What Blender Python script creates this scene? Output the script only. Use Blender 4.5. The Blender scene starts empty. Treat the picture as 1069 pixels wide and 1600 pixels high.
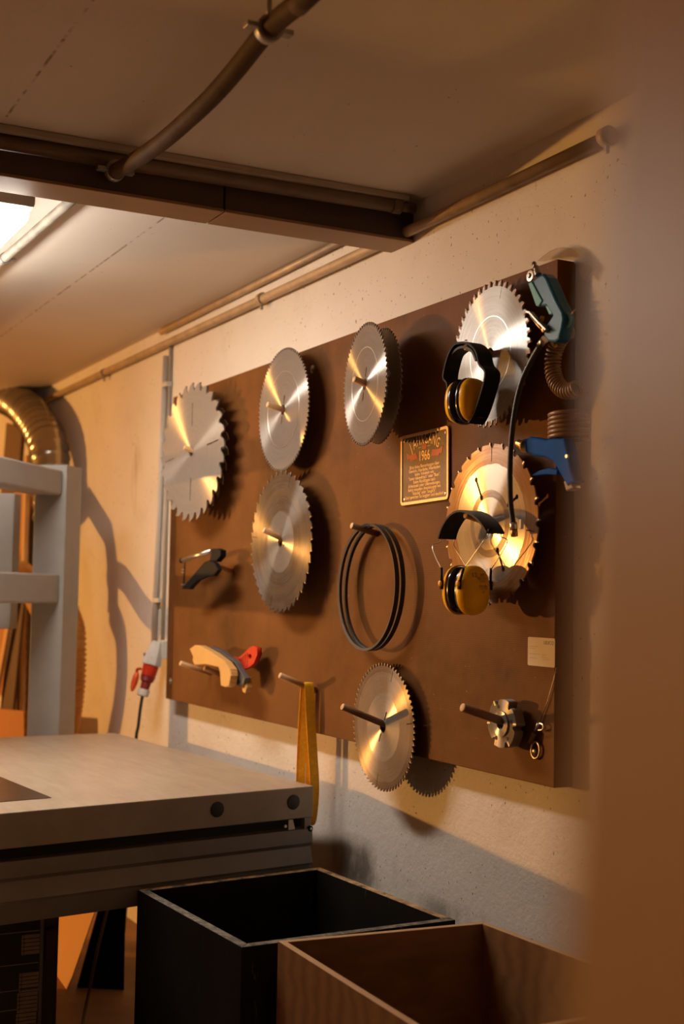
import bpy, bmesh, math, random
from mathutils import Vector, Matrix
random.seed(7)
PI = math.pi
SC = bpy.context.scene
COL = SC.collection

# ------------------------------------------------------------------ camera
# metres; x runs along the panelled wall, -y into the room, z up, floor at 0
CAM = Vector((2.4926, -1.8629, 1.4625))
YAW, PITCH, ROLL, FPX = 0.4790, 0.0627, 0.0177, 2038.36
FW = Vector((-math.cos(YAW)*math.cos(PITCH), math.sin(YAW)*math.cos(PITCH), math.sin(PITCH)))
_r = FW.cross(Vector((0, 0, 1))).normalized(); _u = _r.cross(FW)
RT = math.cos(ROLL)*_r + math.sin(ROLL)*_u
UP = -math.sin(ROLL)*_r + math.cos(ROLL)*_u
cd = bpy.data.cameras.new('camera'); co = bpy.data.objects.new('camera', cd); COL.objects.link(co)
co.matrix_world = Matrix(((RT.x, UP.x, -FW.x, CAM.x), (RT.y, UP.y, -FW.y, CAM.y), (RT.z, UP.z, -FW.z, CAM.z), (0, 0, 0, 1)))
cd.sensor_fit = 'VERTICAL'; cd.sensor_height = 36; cd.sensor_width = 24; cd.lens = FPX/1600*36
cd.clip_start = 0.02
cd.dof.use_dof = True; cd.dof.focus_distance = 3.45; cd.dof.aperture_fstop = 2.75
SC.camera = co

# ------------------------------------------------------------------ world, lights, exposure
w = bpy.data.worlds.new('world'); SC.world = w; w.use_nodes = True
w.node_tree.nodes['Background'].inputs[0].default_value = (1.0, 0.74, 0.52, 1)
w.node_tree.nodes['Background'].inputs[1].default_value = 0.042
LAMP_STRENGTH = 50.0
ld = bpy.data.lights.new('work_lamp_light', 'SPOT'); ld.energy = 2350; ld.color = (1.0, 0.46, 0.105); ld.shadow_soft_size = 0.08
ld.spot_size = math.radians(100); ld.spot_blend = 0.6
lo = bpy.data.objects.new('work_lamp_light', ld); COL.objects.link(lo); lo.location = (-8.5, -7.5, 1.5)
lo.rotation_euler = (Vector((-2.3, 0, 1.5)) - Vector(lo.location)).to_track_quat('-Z', 'Y').to_euler()
vs = SC.view_settings
vs.view_transform = 'Standard'; vs.look = 'None'; vs.gamma = 1; vs.exposure = 0.0; vs.use_curve_mapping = False
SC.cycles.use_denoising = True
SC.cycles.max_bounces = 8

# ------------------------------------------------------------------ helpers
WY = .055     # wall surface; the tool board's face is y = 0
def ray(x, y): return FW + RT*((x-534.5)/FPX) - UP*((y-800)/FPX)
def atY(x, y, Y):
    d = ray(x, y); return CAM + d*((Y-CAM.y)/d.y)
def atZ(x, y, Z):
    d = ray(x, y); return CAM + d*((Z-CAM.z)/d.z)
def atX(x, y, X):
    d = ray(x, y); return CAM + d*((X-CAM.x)/d.x)

def link(name, mesh, mat=None, parent=None, smooth=False):
    o = bpy.data.objects.new(name, mesh); COL.objects.link(o)
    if mat:
        for m in (mat if isinstance(mat, (list, tuple)) else [mat]): mesh.materials.append(m)
    if parent: o.parent = parent; o.matrix_parent_inverse = parent_inv(parent)
    if smooth:
        for p in mesh.polygons: p.use_smooth = True
    return o
def world_of(o):
    m = o.matrix_basis.copy(); p = o
    while p.parent: m = p.parent.matrix_basis @ (p.matrix_parent_inverse @ m) if False else p.parent_chain if False else (p.parent.matrix_basis @ p.matrix_parent_inverse @ m); p = p.parent
    return m
def parent_inv(p): return world_of(p).inverted()
def tag(o, label, cat, group=None):
    o['label'] = label; o['category'] = cat
    if group: o['group'] = group
    return o
def thing(name, label, cat, loc=(0, 0, 0), group=None):
    o = bpy.data.objects.new(name, None); COL.objects.link(o); o.location = loc; o.empty_display_size = .05
    return tag(o, label, cat, group)
def struct(o): o['kind'] = 'structure'; return o

class MB:
    """collects shapes into one mesh, in world coordinates"""
    def __init__(s): s.bm = bmesh.new()
    def hexa(s, pts, bevel=0):
        v = [s.bm.verts.new(p) for p in pts]  # 0-3 bottom ring, 4-7 top ring
        fs = [s.bm.faces.new([v[i] for i in f]) for f in ((3,2,1,0),(4,5,6,7),(0,1,5,4),(1,2,6,5),(2,3,7,6),(3,0,4,7))]
        bmesh.ops.recalc_face_normals(s.bm, faces=fs)
        if bevel:
            es = list({e for f in fs for e in f.edges})
            bmesh.ops.bevel(s.bm, geom=es, offset=bevel, segments=2, profile=.5, affect='EDGES', clamp_overlap=True)
        return s
    def box(s, lo, hi, bevel=0):
        (a,b,c),(d,e,f) = lo, hi
        return s.hexa([(a,b,c),(d,b,c),(d,e,c),(a,e,c),(a,b,f),(d,b,f),(d,e,f),(a,e,f)], bevel)
    def obox(s, c, ax, ay, az, bevel=0):
        c = Vector(c); ax, ay, az = Vector(ax), Vector(ay), Vector(az)
        q = [(-1,-1),(1,-1),(1,1),(-1,1)]
        return s.hexa([c+ax*i+ay*j-az for i,j in q]+[c+ax*i+ay*j+az for i,j in q], bevel)
    def prism(s, pts, ext, bevel=0):
        """polygon (list of points) extruded by vector ext"""
        pts = [Vector(p) for p in pts]; ext = Vector(ext)
        a = [s.bm.verts.new(p) for p in pts]; b = [s.bm.verts.new(p+ext) for p in pts]
        n = len(a); fs = [s.bm.faces.new(a[::-1]), s.bm.faces.new(b)]
        sides = []
        for i in range(n): fs.append(s.bm.faces.new([a[i], a[(i+1)%n], b[(i+1)%n], b[i]]))
        rim = list(fs[0].edges)+list(fs[1].edges)
        bmesh.ops.recalc_face_normals(s.bm, faces=fs)
        if bevel: bmesh.ops.bevel(s.bm, geom=rim, offset=bevel, segments=2, profile=.5, affect='EDGES', clamp_overlap=True)
        return s
    def tube(s, pts, rad, seg=12, caps=True, closed=False):
        pts = [Vector(p) for p in pts]; n = len(pts)
        rs = rad if isinstance(rad, (list, tuple)) else [rad]*n
        rings = []; prev = None
        for i, p in enumerate(pts):
            if closed: t = (pts[(i+1)%n]-pts[i-1])
            else: t = pts[min(i+1, n-1)]-pts[max(i-1, 0)]
            t.normalize()
            if prev is None:
                a = Vector((0,0,1)) if abs(t.z) < .9 else Vector((1,0,0))
                nx = a.cross(t).normalized()
            else:
                nx = (prev - t*prev.dot(t))
                nx = nx.normalized() if nx.length > 1e-6 else t.orthogonal().normalized()
            prev = nx; ny = t.cross(nx)
            rings.append([s.bm.verts.new(p+(nx*math.cos(2*PI*k/seg)+ny*math.sin(2*PI*k/seg))*rs[i]) for k in range(seg)])
        m = n if closed else n-1
        for i in range(m):
            A, B = rings[i], rings[(i+1)%n]
            for k in range(seg):
                f = s.bm.faces.new([A[k], A[(k+1)%seg], B[(k+1)%seg], B[k]]); f.smooth = True
        if caps and not closed:
            s.bm.faces.new(rings[0][::-1]); s.bm.faces.new(rings[-1])
        return s
    def lathe(s, base, axis, prof, seg=24):
        """prof: list of (distance along axis, radius)"""
        base, axis = Vector(base), Vector(axis).normalized()
        nx = axis.orthogonal().normalized(); ny = axis.cross(nx); rings = []
        for d, r_ in prof:
            rings.append([s.bm.verts.new(base+axis*d+(nx*math.cos(2*PI*k/seg)+ny*math.sin(2*PI*k/seg))*max(r_, 1e-4)) for k in range(seg)])
        for A, B in zip(rings, rings[1:]):
            for k in range(seg): s.bm.faces.new([A[k], A[(k+1)%seg], B[(k+1)%seg], B[k]])
        s.bm.faces.new(rings[0][::-1]); s.bm.faces.new(rings[-1])
        return s
    def strip(s, pts, wdir, width, thick):
        """flat band following pts, wide along wdir"""
        pts = [Vector(p) for p in pts]; n = len(pts); rows = []
        for i, p in enumerate(pts):
            t = (pts[min(i+1, n-1)]-pts[max(i-1, 0)]).normalized()
            wd = wdir[i] if isinstance(wdir, list) else Vector(wdir)
            wv = (wd - t*wd.dot(t)).normalized(); nn = t.cross(wv)
            wi = width[i] if isinstance(width, list) else width
            rows.append([s.bm.verts.new(p+wv*a*wi/2+nn*b*thick/2) for a, b in ((-1,-1),(1,-1),(1,1),(-1,1))])
        for A, B in zip(rows, rows[1:]):
            for k in range(4): s.bm.faces.new([A[k], A[(k+1)%4], B[(k+1)%4], B[k]])
        s.bm.faces.new(rows[0][::-1]); s.bm.faces.new(rows[-1])
        return s
    def build(s, name, mat=None, parent=None, smooth=False, origin=None):
        bmesh.ops.recalc_face_normals(s.bm, faces=s.bm.faces[:])
        me = bpy.data.meshes.new(name)
        if parent is None:
            if origin is None:
                xs = [v.co for v in s.bm.verts]
                origin = Vector((sum(v.x for v in xs)/len(xs), sum(v.y for v in xs)/len(xs), min(v.z for v in xs)))
            bmesh.ops.translate(s.bm, verts=s.bm.verts[:], vec=-Vector(origin))
        s.bm.to_mesh(me); s.bm.free()
        o = link(name, me, mat, parent)
        if parent is None: o.location = origin
        if smooth:
            for p in me.polygons: p.use_smooth = True
            try: me.set_sharp_from_angle(angle=math.radians(40))
            except Exception: pass
        return o

def spline(pts, n=8, closed=False):
    """Catmull-Rom through points"""
    P = [Vector(p) for p in pts]; out = []; m = len(P)
    rng = range(m) if closed else range(m-1)
    for i in rng:
        p0 = P[(i-1) % m] if closed else P[max(i-1, 0)]; p1 = P[i]; p2 = P[(i+1) % m]
        p3 = P[(i+2) % m] if closed else P[min(i+2, m-1)]
        for k in range(n):
            t = k/n
            out.append(.5*((2*p1)+(-p0+p2)*t+(2*p0-5*p1+4*p2-p3)*t*t+(-p0+3*p1-3*p2+p3)*t**3))
    if not closed: out.append(P[-1])
    return out

def flat_mesh(name, loops, thick, bevel=0):
    """filled 2-D outline (first loop) with holes (other loops), extruded; local xy plane"""
    cu = bpy.data.curves.new(name, 'CURVE'); cu.dimensions = '2D'; cu.fill_mode = 'BOTH'; cu.extrude = thick/2; cu.bevel_depth = bevel
    for L in loops:
        sp = cu.splines.new('POLY'); sp.points.add(len(L)-1); sp.use_cyclic_u = True
        for p, q in zip(sp.points, L): p.co = (q[0], q[1], 0, 1)
    o = bpy.data.objects.new(name, cu); COL.objects.link(o)
    dg = bpy.context.evaluated_depsgraph_get(); dg.update()
    me = bpy.data.meshes.new_from_object(o.evaluated_get(dg))
    bpy.data.objects.remove(o); bpy.data.curves.remove(cu)
    me.name = name
    return me
def text_mesh(name, s, size, align='CENTER', depth=.0004, spacing=1.0):
    cu = bpy.data.curves.new(name, 'FONT'); cu.body = s; cu.size = size; cu.align_x = align; cu.align_y = 'CENTER'; cu.extrude = depth; cu.space_character = spacing
    o = bpy.data.objects.new(name, cu); COL.objects.link(o)
    dg = bpy.context.evaluated_depsgraph_get(); dg.update()
    me = bpy.data.meshes.new_from_object(o.evaluated_get(dg))
    bpy.data.objects.remove(o); bpy.data.curves.remove(cu)
    return me
def merge_meshes(name, items):
    """items: (mesh, matrix) -> one mesh"""
    bm = bmesh.new()
    for me, mx in items:
        t = bmesh.new(); t.from_mesh(me); bmesh.ops.transform(t, matrix=mx, verts=t.verts[:])
        tm = bpy.data.meshes.new('t'); t.to_mesh(tm); t.free(); bm.from_mesh(tm); bpy.data.meshes.remove(tm)
    out = bpy.data.meshes.new(name); bm.to_mesh(out); bm.free(); return out
def circle(r, n=32, cx=0, cy=0): return [(cx+r*math.cos(2*PI*k/n), cy+r*math.sin(2*PI*k/n)) for k in range(n)]

# ------------------------------------------------------------------ materials
class NT:
    def __init__(s, name):
        s.m = bpy.data.materials.new(name); s.m.use_nodes = True; s.t = s.m.node_tree; s.n = s.t.nodes; s.b = s.n['Principled BSDF']
    def new(s, typ, **kw):
        nd = s.n.new(typ)
        for k, v in kw.items():
            if k.startswith('i_'): nd.inputs[k[2:]].default_value = v
            else: setattr(nd, k, v)
        return nd
    def l(s, a, b): s.t.links.new(a, b)
    def coord(s, out='Object', scale=(1,1,1)):
        tc = s.new('ShaderNodeTexCoord'); mp = s.new('ShaderNodeMapping'); mp.inputs['Scale'].default_value = scale
        s.l(tc.outputs[out], mp.inputs['Vector']); return mp.outputs['Vector']
    def noise(s, vec, scale, detail=4, rough=.6):
        nd = s.new('ShaderNodeTexNoise'); nd.inputs['Scale'].default_value = scale; nd.inputs['Detail'].default_value = detail; nd.inputs['Roughness'].default_value = rough
        if vec is not None: s.l(vec, nd.inputs['Vector'])
        return nd.outputs['Fac']
    def ramp(s, fac, stops):
        nd = s.new('ShaderNodeValToRGB'); cr = nd.color_ramp
        while len(cr.elements) < len(stops): cr.elements.new(.5)
        for e, (p, c) in zip(cr.elements, stops):
            e.position = p; e.color = c if len(c) == 4 else (*c, 1)
        s.l(fac, nd.inputs['Fac']); return nd.outputs['Color']
    def mix(s, fac, a, b, mode='MIX'):
        nd = s.new('ShaderNodeMix', data_type='RGBA', blend_type=mode)
        for val, idx in ((fac, 0), (a, 6), (b, 7)):
            if hasattr(val, 'is_linked'): s.l(val, nd.inputs[idx])
            else: nd.inputs[idx].default_value = val if idx == 0 else ((*val, 1) if len(val) == 3 else val)
        return nd.outputs[2]
    def math(s, op, a, b=None, c=None):
        nd = s.new('ShaderNodeMath', operation=op)
        for i, v in enumerate((a, b, c)):
            if v is None: continue
            if hasattr(v, 'is_linked'): s.l(v, nd.inputs[i])
            else: nd.inputs[i].default_value = v
        return nd.outputs[0]
    def bump(s, h, strength=.3, dist=.01):
        nd = s.new('ShaderNodeBump'); nd.inputs['Strength'].default_value = strength; nd.inputs['Distance'].default_value = dist
        s.l(h, nd.inputs['Height']); s.l(nd.outputs['Normal'], s.b.inputs['Normal'])
    def set(s, **kw):
        for k, v in kw.items():
            k = k.replace('_', ' ')
            if hasattr(v, 'is_linked'): s.l(v, s.b.inputs[k])
            else: s.b.inputs[k].default_value = (*v, 1) if isinstance(v, tuple) and len(v) == 3 else v
        return s

def plain(name, col, rough=.5, metal=0.0, var=.12, scale=30, bump=0, **kw):
    t = NT(name); v = t.coord()
    f = t.noise(v, scale, 4)
    c = t.ramp(f, [(.3, tuple(x*(1-var) for x in col)), (.7, tuple(min(1, x*(1+var)) for x in col))])
    t.set(Base_Color=c, Roughness=rough, Metallic=metal, **kw)
    if bump: t.bump(t.noise(v, scale*3, 3), bump, .002)
    return t.m

def wood(name, c1, c2, scale=(1, 1, 1), rough=.55, grain=14, dist=3.0):
    t = NT(name); v = t.coord('Object', scale)
    n1 = t.noise(v, 3, 5); 
    wv = t.new('ShaderNodeTexWave', wave_type='BANDS', bands_direction='X'); wv.inputs['Scale'].default_value = grain; wv.inputs['Distortion'].default_value = dist; wv.inputs['Detail'].default_value = 3
    t.l(v, wv.inputs['Vector'])
    f = t.math('ADD', t.math('MULTIPLY', wv.outputs['Fac'], .5), t.math('MULTIPLY', n1, .5))
    t.set(Base_Color=t.ramp(f, [(.2, c1), (.8, c2)]), Roughness=rough)
    t.bump(t.noise(v, 60, 3), .15, .001)
    return t.m

def wall_mat():
    t = NT('plaster_wall'); v = t.coord()
    big = t.noise(v, 1.3, 5); c = t.ramp(big, [(.3, (.60, .55, .49)), (.7, (.68, .63, .57))])
    # specks of dirt and small chips
    n2 = t.noise(v, 75, 2, .5); n3 = t.noise(v, 7, 3)
    sp = t.math('MULTIPLY', t.ramp(n2, [(.675, (0,0,0)), (.71, (1,1,1))]), t.ramp(n3, [(.42, (0,0,0)), (.60, (1,1,1))]))
    c = t.mix(sp, c, (.12, .055, .025))
    # brownish dirt near the waste boxes and on the lower wall
    sep = t.new('ShaderNodeSeparateXYZ'); t.l(t.coord(), sep.inputs[0])
    c = t.mix(t.math('MULTIPLY', t.ramp(t.noise(v, 2.4, 6, .7), [(.55, (0,0,0)), (.8, (1,1,1))]), .35), c, (.36, .27, .19))
    # smears rubbed into the plaster and dark patches above the boxes
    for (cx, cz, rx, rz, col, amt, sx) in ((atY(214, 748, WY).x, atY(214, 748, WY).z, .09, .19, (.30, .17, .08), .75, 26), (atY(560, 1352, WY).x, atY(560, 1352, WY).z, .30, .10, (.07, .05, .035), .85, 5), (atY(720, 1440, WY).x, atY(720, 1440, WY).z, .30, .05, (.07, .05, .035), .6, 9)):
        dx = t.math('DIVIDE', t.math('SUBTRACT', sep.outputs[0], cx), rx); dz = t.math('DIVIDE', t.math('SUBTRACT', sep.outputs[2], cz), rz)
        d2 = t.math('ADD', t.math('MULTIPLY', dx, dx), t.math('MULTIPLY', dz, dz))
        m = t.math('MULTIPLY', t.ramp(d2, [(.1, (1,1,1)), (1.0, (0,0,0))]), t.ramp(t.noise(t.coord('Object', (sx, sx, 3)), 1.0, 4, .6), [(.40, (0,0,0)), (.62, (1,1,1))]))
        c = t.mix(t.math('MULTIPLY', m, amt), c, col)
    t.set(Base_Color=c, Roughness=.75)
    h = t.math('ADD', t.noise(v, 34, 5, .65), t.math('MULTIPLY', t.noise(v, 120, 3), .35))
    t.bump(h, .5, .005)
    return t.m
def ceiling_mat():
    t = NT('ceiling_board'); v = t.coord()
    c = t.ramp(t.noise(v, 1.1, 4), [(.3, (.62, .55, .47)), (.7, (.68, .61, .53))])
    n2 = t.noise(v, 60, 2); n3 = t.noise(v, 5, 3)
    c = t.mix(t.math('MULTIPLY', t.ramp(n2, [(.71, (0,0,0)), (.75, (1,1,1))]), t.ramp(n3, [(.5, (0,0,0)), (.62, (1,1,1))])), c, (.2, .12, .07))
    sep = t.new('ShaderNodeSeparateXYZ'); t.l(v, sep.inputs[0])
    for y0 in (-1.165, -.534):   # board joints
        d = t.math('ABSOLUTE', t.math('SUBTRACT', sep.outputs[1], y0))
        m = t.math('MULTIPLY', t.math('LESS_THAN', d, .0035), t.ramp(t.noise(v, 25, 2), [(.42, (0,0,0)), (.6, (.8,.8,.8))]))
        m = t.math('MULTIPLY', m, t.math('LESS_THAN', sep.outputs[0], -.9 if y0 > -1 else 9.0))
        c = t.mix(m, c, (.2, .14, .09))
    t.set(Base_Color=c, Roughness=.8); t.bump(t.noise(v, 60, 4), .2, .004)
    return t.m
def board_mat():
    t = NT('brown_film_faced_plywood'); v = t.coord()
    c = t.ramp(t.noise(v, 2.2, 6, .65), [(.28, (.075, .032, .010)), (.48, (.165, .062, .016)), (.8, (.235, .094, .026))])  # darkest blotches mix stains with shadows cast on the board, put into the colour
    # pressed fabric weave of the film
    for d in ('X', 'Z'):
        wv = t.new('ShaderNodeTexWave', wave_type='BANDS', bands_direction=d); wv.inputs['Scale'].default_value = 62; wv.inputs['Distortion'].default_value = .8; t.l(v, wv.inputs['Vector'])
        c = t.mix(.16, c, wv.outputs['Color'], 'MULTIPLY')
    v2 = t.coord('Object', (1, 1, 1))
    spots = t.ramp(t.noise(v2, 95, 2), [(.715, (0,0,0)), (.75, (1,1,1))])
    c = t.mix(t.math('MULTIPLY', spots, .6), c, (.42, .3, .18))
    scr = t.ramp(t.noise(t.coord('Object', (30, 1, 3)), 4, 4, .8), [(.70, (0,0,0)), (.78, (1,1,1))])
    c = t.mix(t.math('MULTIPLY', scr, .22), c, (.4, .28, .16))
    t.set(Base_Color=c, Roughness=t.math('ADD', t.math('MULTIPLY', t.noise(v, 9, 4), .25), .45), Specular_IOR_Level=.10)
    t.bump(t.noise(v, 150, 2), .12, .0015)
    return t.m

def steel_disc(name, base=(.62, .60, .57), metal=.85, rough=.30, aniso=1.0, dirt=None):
    """turned steel; dirt = list of (r0, r1, colour, amount) rings of baked-on resin, in metres"""
    t = NT(name); tc = t.new('ShaderNodeTexCoord'); sep = t.new('ShaderNodeSeparateXYZ'); t.l(tc.outputs['Object'], sep.inputs[0])
    x, y = sep.outputs[0], sep.outputs[1]
    r = t.math('SQRT', t.math('ADD', t.math('MULTIPLY', x, x), t.math('MULTIPLY', y, y)))
    a = t.math('ARCTAN2', y, x)
    cb = t.new('ShaderNodeCombineXYZ'); t.l(t.math('MULTIPLY', r, 190), cb.inputs[0]); t.l(t.math('MULTIPLY', t.math('SINE', a), 1.3), cb.inputs[1]); t.l(t.math('MULTIPLY', t.math('COSINE', a), 1.3), cb.inputs[2])
    rings = t.noise(cb.outputs[0], 1.0, 4, .7)
    c = t.mix(t.ramp(rings, [(.3, (0,0,0)), (.7, (1,1,1))]), tuple(x_*.82 for x_ in base), tuple(min(1, x_*1.1) for x_ in base))
    ms = None; blot = t.noise(tc.outputs['Object'], 13, 5, .65)
    rough_s = rough; mets = metal
    if dirt:
        for r0, r1, col, amt in dirt:
            m = t.math('MULTIPLY', t.math('GREATER_THAN', t.math('ADD', r, t.math('MULTIPLY', t.math('SUBTRACT', blot, .5), .018)), r0), t.math('LESS_THAN', r, r1))
            st = t.ramp(t.math('ADD', t.math('MULTIPLY', rings, .75), t.math('MULTIPLY', blot, .4)), [(.38, (0,0,0)), (.72, (1,1,1))])
            m = t.math('MULTIPLY', t.math('MULTIPLY', m, t.math('MINIMUM', t.math('ADD', t.math('MULTIPLY', st, .7), .5), 1.0)), amt)
            c = t.mix(m, c, col)
            ms = m if ms is None else t.math('MAXIMUM', ms, m)
        mets = t.math('MULTIPLY', metal, t.math('SUBTRACT', 1.0, t.math('MULTIPLY', ms, .7)))
        rough_s = t.math('ADD', rough, t.math('MULTIPLY', ms, .12))
    tg = t.new('ShaderNodeTangent', direction_type='RADIAL', axis='Z')
    t.set(Base_Color=c, Metallic=mets, Roughness=rough_s, Anisotropic=aniso, Anisotropic_Rotation=.25)
    t.l(tg.outputs[0], t.b.inputs['Tangent'])
    bp = t.new('ShaderNodeBump'); bp.inputs['Strength'].default_value = .05; bp.inputs['Distance'].default_value = .0006; t.l(rings, bp.inputs['Height']); t.l(bp.outputs[0], t.b.inputs['Normal'])
    return t.m

M = {}
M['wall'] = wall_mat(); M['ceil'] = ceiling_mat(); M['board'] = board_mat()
M['floor'] = plain('worn_floor', (.36, .20, .10), .6, var=.3, scale=4, bump=.2)
M['peg'] = wood('beech_dowel', (.40, .20, .075), (.52, .28, .11), (30, 2, 30), .5)
M['peg_shaded'] = wood('shaded_dowel', (.16, .08, .04), (.26, .13, .06), (30, 2, 30), .5)  # darker copy of the dowel wood, shading of the right-hand pegs in its colour
M['endgrain'] = plain('dowel_end', (.62, .40, .20), .6, scale=120)
M['steel'] = plain('bright_steel', (.6, .58, .55), .3, 1.0, .1)
M['dsteel'] = plain('dull_steel', (.32, .30, .28), .45, .9, .2)
M['carb'] = plain('carbide_grey', (.28, .26, .24), .4, .8, .2, 200)
M['carb_red'] = plain('carbide_red_brown', (.20, .090, .046), .5, .3, .25, 200)
M['blackp'] = plain('black_plastic', (.008, .0075, .007), .6, 0, .2, Specular_IOR_Level=.12)
M['blackpad'] = plain('black_leather', (.010, .009, .009), .55, 0, .3, 80, .3, Specular_IOR_Level=.2)
M['blackgloss'] = plain('black_vinyl', (.010, .010, .012), .18, 0, .2)
M['yellow'] = plain('yellow_plastic', (.86, .45, .006), .28, 0, .06, 20, Specular_IOR_Level=.2)
M['yknob'] = plain('yellow_knob', (.85, .40, .02), .35, 0, .06)
M['belt'] = plain('black_rubber', (.045, .036, .028), .6, 0, .3, 60)
M['strap'] = plain('yellow_strap', (.95, .45, .012), .55, 0, .15, 90)
M['red'] = plain('red_plastic', (.55, .035, .012), .38, 0, .1, Specular_IOR_Level=.2)
M['redlid'] = plain('orange_red_plastic', (.68, .075, .015), .35, 0, .08)
M['greyp'] = plain('grey_plastic', (.085, .075, .065), .5, 0, .15)
M['whitep'] = plain('white_plastic', (.62, .56, .50), .45, 0, .08)
M['blockwood'] = wood('pale_block_wood', (.52, .28, .08), (.64, .37, .12), (6, 6, 6), .5, 8)
M['teal'] = plain('teal_paint', (.006, .105, .24), .4, 0, .15, Specular_IOR_Level=.2)
M['tealpale'] = plain('pale_teal_plastic', (.10, .38, .46), .45, 0, .15, Specular_IOR_Level=.2)
M['blue'] = plain('blue_paint', (.003, .075, .36), .6, 0, .15, Specular_IOR_Level=.05)
M['brass'] = plain('brass', (.50, .30, .12), .35, 1.0, .15)
M['hose'] = plain('black_hose', (.02, .018, .016), .38, 0, .2)
M['coil'] = plain('brown_coil_hose', (.26, .15, .075), .35, 0, .1)
M['cream_metal'] = plain('cream_grey_paint', (.34, .325, .30), .45, 0, .05, 12, Specular_IOR_Level=.2)
M['table_top'] = NT('worn_table_steel')
t = M['table_top']; v = t.coord('Object', (1, 6, 1))
t.set(Base_Color=t.ramp(t.noise(v, 5, 6, .7), [(.3, (.43, .33, .235)), (.7, (.55, .44, .325))]), Roughness=t.math('ADD', t.math('MULTIPLY', t.noise(t.coord(), 6, 5), .25), .26), Metallic=.25)
M['table_top'] = t.m
M['table_side'] = plain('table_edge_paint', (.34, .30, .25), .5, .1, .08, 10)
M['fascia'] = plain('grey_extrusion', (.21, .195, .19), .45, .3, .08, 8)
M['insert'] = plain('brown_insert_plate', (.16, .095, .055), .25, .6, .15, 10)
M['dark'] = plain('dark_recess', (.012, .011, .010), .7)
M['plug'] = plain('black_plug', (.014, .013, .012), .5)
M['blackbox'] = NT('worn_black_board'); t = M['blackbox']; v = t.coord()
c = t.ramp(t.noise(v, 3, 5), [(.3, (.006, .005, .004)), (.75, (.017, .014, .011))])
c = t.mix(t.math('MULTIPLY', t.ramp(t.noise(t.coord('Object', (5, 5, 1)), 6, 6, .75), [(.63, (0,0,0)), (.73, (1,1,1))]), .55), c, (.24, .22, .19))
t.set(Base_Color=c, Roughness=.6, Specular_IOR_Level=.12); t.bump(t.noise(v, 40, 4), .25, .002); M['blackbox'] = t.m
M['chipedge'] = NT('worn_chipboard_edge'); t = M['chipedge']; v = t.coord()
t.set(Base_Color=t.ramp(t.noise(v, 22, 6, .75), [(.38, (.03, .02, .012)), (.52, (.34, .20, .09)), (.66, (.55, .34, .16))]), Roughness=.85); t.bump(t.noise(v, 70, 4), .6, .004); M['chipedge'] = t.m
M['greyedge'] = NT('worn_grey_edge'); t = M['greyedge']; v = t.coord()
t.set(Base_Color=t.ramp(t.noise(v, 45, 5, .75), [(.4, (.05, .045, .035)), (.6, (.21, .17, .12))]), Roughness=.8); t.bump(t.noise(v, 80, 4), .5, .003); M['greyedge'] = t.m
M['brownply'] = wood('brown_plywood_crate', (.18, .078, .027), (.26, .118, .042), (1, 1, 3), .5, 5, 6)
M['brownedge'] = wood('plywood_edge', (.40, .22, .10), (.52, .31, .15), (4, 4, 60), .6)
M['beam_face'] = wood('shaded_beam_board', (.045, .026, .016), (.070, .040, .024), (1, 8, 8), .6)  # side of the beam away from the lamps, its shade put into the colour
M['beam_under'] = wood('lit_soffit_wood', (.25, .14, .055), (.34, .20, .085), (3, .4, 3), .55)  # underside of the same beam, warm light painted in as a lighter brown
M['paintpipe'] = plain('tan_painted_pipe', (.38, .265, .155), .4, .0, .2, 14)
M['beampipe'] = plain('brown_beam_pipe', (.17, .112, .070), .5, 0, .15, 10)
M['browncable'] = plain('brown_pipe', (.075, .046, .026), .7, 0, .25, 14, Specular_IOR_Level=.12)
M['pvc'] = plain('old_pvc', (.42, .35, .27), .5, 0, .12, 10)
M['greyconduit'] = plain('grey_conduit', (.55, .51, .46), .5, 0, .06, 10)
M['stainpipe'] = plain('stained_grey_pipe', (.27, .235, .19), .6, 0, .35, 9)
M['galv'] = plain('galvanised_duct', (.45, .42, .385), .24, 1.0, .12, 5)
M['yhose'] = plain('amber_hose', (.52, .24, .045), .4, 0, .15, 10)
M['lum_o'] = wood('orange_plank', (.34, .125, .026), (.46, .19, .045), (3, 3, .4), .6)
M['lum_l'] = wood('pale_plank', (.52, .30, .11), (.62, .38, .16), (3, 3, .4), .6)
M['lum_d'] = wood('dark_plank', (.09, .045, .02), (.17, .09, .045), (3, 3, .4), .7)
M['door'] = plain('brown_door_wood', (.185, .096, .045), .55, 0, .06, 3)
M['lamp_body'] = plain('lamp_housing', (.45, .38, .31), .5, 0, .05)
M['plaq'] = plain('brown_enamel', (.085, .040, .022), .35, .2, .35, 25)
M['gold'] = plain('gold_rim', (.72, .48, .23), .4, .35, .1, 60)
M['sigred'] = plain('sign_red', (.60, .085, .02), .5)
M['card'] = plain('white_card', (.62, .56, .50), .6, 0, .03)
M['ink'] = plain('grey_ink', (.14, .11, .09), .6)
M['wire'] = plain('thin_wire', (.55, .42, .28), .35, .9)
M['washer'] = plain('zinc_washer', (.62, .50, .36), .35, .9)
M['labelpanel'] = plain('black_label', (.012, .011, .010), .4)
M['labeltan'] = plain('label_tan', (.40, .32, .24), .6)
M['greyframe'] = plain('label_frame', (.22, .21, .20), .45, .4)
em = NT('lamp_diffuser'); em.set(Base_Color=(.9, .9, .88), Roughness=.5, Emission_Color=(1.0, .90, .78), Emission_Strength=LAMP_STRENGTH); M['diff'] = em.m
gl = NT('clear_acrylic'); gl.set(Base_Color=(.80, .70, .60), Roughness=.08, Transmission_Weight=.95, IOR=1.12, Specular_IOR_Level=.2); M['acryl'] = gl.m
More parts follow.
